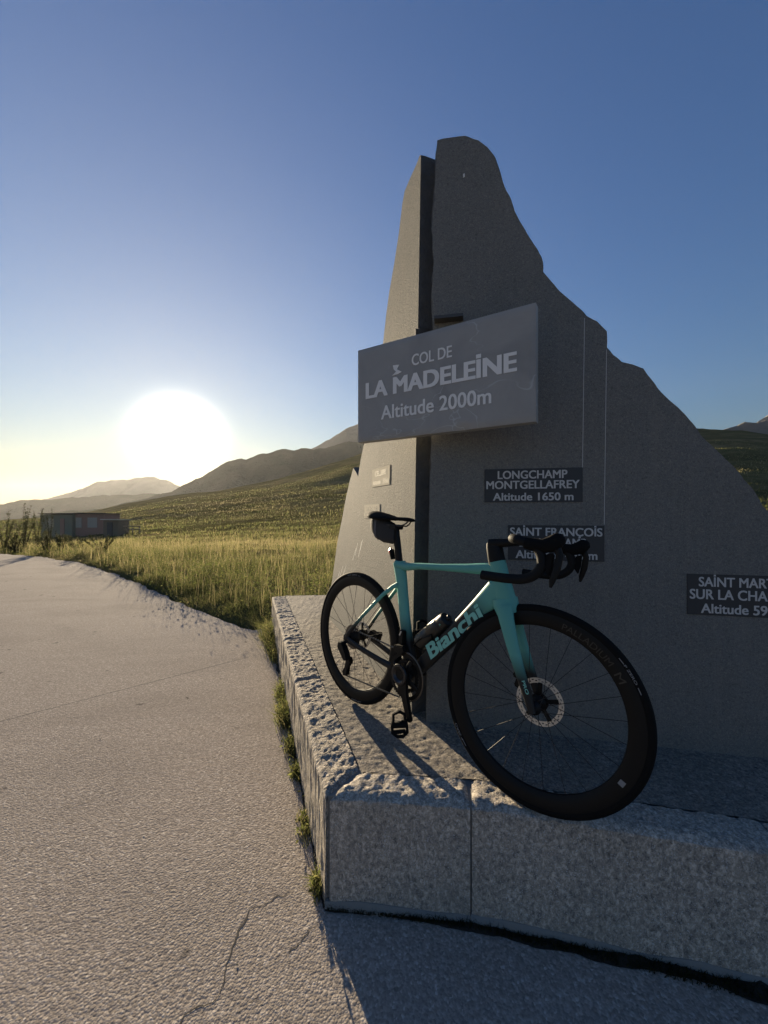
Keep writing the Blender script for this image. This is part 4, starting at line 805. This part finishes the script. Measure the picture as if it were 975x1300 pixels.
# weed tufts in the crack along the plinth's sunny side
tl = ['tall green weed tuft at the far corner of the stone plinth', 'small weed tuft next nearer along the plinth foot', 'bushy yellow green tuft halfway along the plinth foot', 'largest sunlit tuft at the plinth foot beside the cracked concrete', 'low weed tuft in the seam below the rear wheel', 'tiny weed sprig nearer the front corner of the plinth', 'yellowing weed sprig at the front corner of the plinth', 'broad weed tuft between the far corner tuft and the next one along the plinth foot', 'thin grassy sprig in the plinth seam midway between the low tuft and the front corner']
for lab, (tx, ty, hh, nn, sp) in zip(tl, ((333, 812, .30, 420, .13), (343, 836, .16, 260, .08), (353, 885, .13, 260, .07), (360, 914, .15, 340, .075), (367, 952, .10, 200, .05), (374, 985, .075, 120, .035), (402, 1130, .08, 130, .028), (338, 824, .20, 300, .10), (386, 1050, .055, 110, .05))):
    p = on_z(tx, ty, 0); s_ = (p[:2] - P0) @ dL; c0 = P0 + dL * s_ - inL * .02
    root = thing('weed_tuft', lab, 'weed', (c0[0], c0[1], 0), 'weeds along the plinth foot'); al = rng.normal(0, sp, nn); ou = np.abs(rng.normal(0, sp * .4, nn)) - .01
    base = np.c_[dL[0] * al - inL[0] * ou, dL[1] * al - inL[1] * ou, np.zeros(nn)]
    blades(nn, base, hh * rng.uniform(.35, 1.0, nn), np.full(nn, .0022), rng.uniform(.2, 1.1, nn), np.clip(rng.normal(.55, .2, nn), 0, .95), 'blades', M_GRASS, root)
    k = nn // 2; bb = base[rng.integers(0, nn, k)] + np.c_[rng.normal(0, .012, k), rng.normal(0, .012, k), rng.uniform(.1, .7, k) * hh]; leafset(k, bb, rng.uniform(.012, .03, k), np.clip(rng.normal(.65, .2, k), 0, 1), 'leaves', M_LEAF, root)
# grime and moss in the gap along the plinth's shaded foot
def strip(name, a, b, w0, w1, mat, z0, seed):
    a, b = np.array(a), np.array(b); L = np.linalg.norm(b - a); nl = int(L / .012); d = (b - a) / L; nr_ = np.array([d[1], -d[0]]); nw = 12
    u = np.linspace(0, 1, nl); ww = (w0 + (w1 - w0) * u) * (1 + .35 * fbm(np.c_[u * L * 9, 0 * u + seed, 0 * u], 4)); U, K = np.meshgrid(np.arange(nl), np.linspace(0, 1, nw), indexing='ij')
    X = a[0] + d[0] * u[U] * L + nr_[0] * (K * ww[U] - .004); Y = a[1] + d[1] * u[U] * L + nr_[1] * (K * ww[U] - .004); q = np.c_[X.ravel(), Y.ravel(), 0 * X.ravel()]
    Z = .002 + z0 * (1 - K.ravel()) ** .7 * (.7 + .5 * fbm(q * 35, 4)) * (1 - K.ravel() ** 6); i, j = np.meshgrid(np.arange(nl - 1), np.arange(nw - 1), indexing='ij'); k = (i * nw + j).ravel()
    return link(name, numesh(name, np.c_[q[:, :2], Z], np.c_[k, k + nw, k + nw + 1, k + 1]), mat), (a, d, nr_, L, w0, w1)
for (a, b, w0, w1, z0, sd) in ((P0 + d01 * .0, P1, .012, .030, .012, 1), (P1, P1 + dF * 2.4, .030, .10, .016, 2)):
    o, (a, d, nr_, L, w0, w1) = strip('soil', a, b, w0, w1, M_SOIL, z0, sd); tag(o, kind='stuff')
    n = int(2600 * L); u = rng.uniform(0, L, n); wv = (w0 + (w1 - w0) * u / L) * rng.beta(1.1, 1.6, n); base = np.c_[a[0] + d[0] * u + nr_[0] * wv, a[1] + d[1] * u + nr_[1] * wv, np.full(n, .004)]
    tag(blades(n, base, rng.uniform(.006, .026, n), np.full(n, .0013), rng.uniform(.2, 1.2, n), np.clip(rng.normal(.4, .25, n), 0, 1), 'moss', M_MOSS), kind='stuff')
a, b = P0, P0 + dL * 3.3; o, _ = strip('soil', b, a, .03, .014, M_SOIL, .006, 5); tag(o, kind='stuff')
# crumbs of soil and dry leaf scattered on the concrete
n = 300; gx = rng.uniform(-6, 1.4, n); gy = rng.uniform(.75, 7, n); q_ = np.c_[gx, gy] - P0; ok = ((q_ @ inL) < -.04) | ((q_ @ inF0) < -.05); ok &= np.hypot(gx, gy) < road_edge_r(np.arctan2(gx, gy)) - .2; n = int(ok.sum())
tag(leafset(n, np.c_[gx[ok], gy[ok], np.full(n, .002)], rng.uniform(.003, .009, n), np.clip(rng.normal(.3, .3, n), 0, 1), 'grit', M_MOSS, up=.05), kind='stuff')
# shrubs at the left edge
def shrub(px, Y, hgt, spread, nst, lab, leaves=55, size=.05, cat='shrub', name='shrub'):
    x = (px - 487.5) / F * Y; z = float(gz(np.array([x]), np.array([Y]))[0]); root = thing(name, lab, cat, (x, Y, z - .03), 'shrubs beyond the road edge'); m = MB(); LB = []; LS_ = []
    for k in range(nst):
        a = rng.uniform(0, 2 * math.pi); hh = hgt * (1 if k == 0 else rng.uniform(.5, .98)); sp = spread * rng.uniform(.1, 1); P = [np.array([0, 0, 0.]) + np.array([math.cos(a) * sp * f ** 1.2, math.sin(a) * sp * f ** 1.2, hh * f]) + rng.normal(0, .012, 3) * (f > 0) for f in np.linspace(0, 1, 7)]
        m.tube(P, list(np.linspace(.012, .003, 7)), n=5)
        for q in range(leaves):
            f = rng.uniform(.12, 1.0); i = min(int(f * 6), 5); p = P[i] + (P[i + 1] - P[i]) * (f * 6 - i); tw = rng.normal(size=3); tw[2] = abs(tw[2]) * .9; tw /= np.linalg.norm(tw); ln = spread * .55 * (1.08 - f) * rng.uniform(.2, 1)
            for j in range(5): LB.append(p + tw * ln * (j + .5) / 5 + rng.normal(0, .012, 3)); LS_.append(size * rng.uniform(.6, 1.3))
    m.build('stems', M_STEM, root, 0); LB = np.array(LB); leafset(len(LB), LB, np.array(LS_), np.clip(rng.normal(.45, .25, len(LB)), 0, 1), 'foliage', M_SHRUB, root, up=1.2, asp=.35)
for a in ((-38, 14.6, 2.1, .75, 9, 'bushy shrub at the very left edge, cut by the frame'), (6, 15.5, 1.75, .6, 8, 'spiky shrub with two tips left of the tallest spires'), (30, 16.5, 2.15, .45, 8, 'tallest pointed spire shrub at the road edge'), (46, 17.5, 2.0, .35, 6, 'slim spire shrub just right of the tallest one'), (63, 18, 1.95, .3, 5, 'rightmost slim spire shrub in front of the hut'), (18, 14.5, 1.15, .7, 9, 'low dense shrub in front of the spires'), (62, 13.6, .85, .6, 8, 'low rounded shrub near the hut wall'), (100, 15.0, .8, .6, 7, 'pale low bush in front of the green hut'), (78, 15.4, .95, .6, 8, 'leafy bush hiding the foot of the green hut wall'), (128, 13.2, .7, .55, 7, 'small bush in the verge in front of the timber shed')): shrub(*a)

# ------------------------------------------------------------------ the huts below the meadow
M_HG = simple('green_boards', (.20, .20, .15), .8); M_HR = simple('red_boards', (.30, .19, .15), .8); M_HW = simple('white_shutter', (.34, .32, .28), .7); M_RF = simple('roof_sheet', (.10, .09, .08), .6); M_RFL = simple('pale_roof_sheet', (.60, .58, .52), .5); M_TIM = simple('grey_timber', (.20, .16, .11), .85)
def hut(x0, x1, Y, ytop, wall_m, roof_m, lab, openings, deep=3.0):
    xa, xb = (x0 - 487.5) / F * Y, (x1 - 487.5) / F * Y; zt = CAMZ + (650 - ytop) / F * Y; zb = float(gz(np.array([(xa + xb) / 2]), np.array([Y]))[0]) - .2
    root = thing('hut', lab, 'hut', ((xa + xb) / 2, Y, zb)); hw = (xb - xa) / 2; hh = zt - zb
    MB().box((0, deep / 2, hh / 2 - .05), (hw - .12, deep / 2 - .1, hh / 2 - .05)).build('wall', wall_m, root, 0)
    m = MB(); m.rings([[(-hw, -.25, hh - .02), (hw, -.25, hh - .02), (hw, -.25, hh + .06), (-hw, -.25, hh + .06)], [(-hw, deep + .1, hh - .14), (hw, deep + .1, hh - .14), (hw, deep + .1, hh - .06), (-hw, deep + .1, hh - .06)]]).build('roof', roof_m, root, 0)
    for nm, fa, fb, ga, gb, mt in openings:
        m = MB(); m.box((-hw + 2 * hw * (fa + fb) / 2, .07, hh * (ga + gb) / 2), (hw * (fb - fa), .05, hh * (gb - ga) / 2)); m.build(nm, mt, root, 0)
hut(50, 92, 47, 652, M_HG, M_RF, 'long low green hut behind the shrubs by the meadow', [('window', .25, .40, .45, .8, M_HW), ('door', .62, .74, .05, .8, M_HR)])
hut(93.5, 133, 47.5, 651.6, M_HR, M_RF, 'low reddish hut with two pale shutters beside the green hut', [('window', .06, .24, .40, .82, M_HW), ('window', .44, .74, .40, .82, M_HW)])
hut(129, 151, 43, 659.5, M_TIM, M_RFL, 'small timber shed with a bright roof in front of the reddish hut', [('door', .3, .6, .05, .85, M_RF)], 2.0)
fx = thing('fence', 'low pale timber rail fence right of the small shed', 'fence', ((164 - 487.5) / F * 44, 44, float(gz(np.array([-29.]), np.array([44.]))[0])))
for k in range(4): MB().box((-1.2 + k * .8, 0, .45), (.05, .05, .5)).build('post', M_TIM, fx, 0)
for z in (.5, .82): MB().box((0, -.07, z), (1.35, .02, .06)).build('rail', M_TIM, fx, 0)

# ------------------------------------------------------------------ the hazy morning air
def haze():
    t = bpy.data.materials.new('haze'); t.use_nodes = True; nt_ = t.node_tree; nt_.nodes.clear(); o = nt_.nodes.new('ShaderNodeOutputMaterial'); v = nt_.nodes.new('ShaderNodeVolumePrincipled')
    v.inputs['Color'].default_value = (.92, .93, .95, 1); v.inputs['Density'].default_value = .00005; v.inputs['Anisotropy'].default_value = .5; nt_.links.new(v.outputs[0], o.inputs['Volume'])
    m = MB(); m.box((0, 0, 85), (3700, 3700, 175)); b = m.build('haze', t, None, 0); tag(b, kind='stuff'); return b
haze()
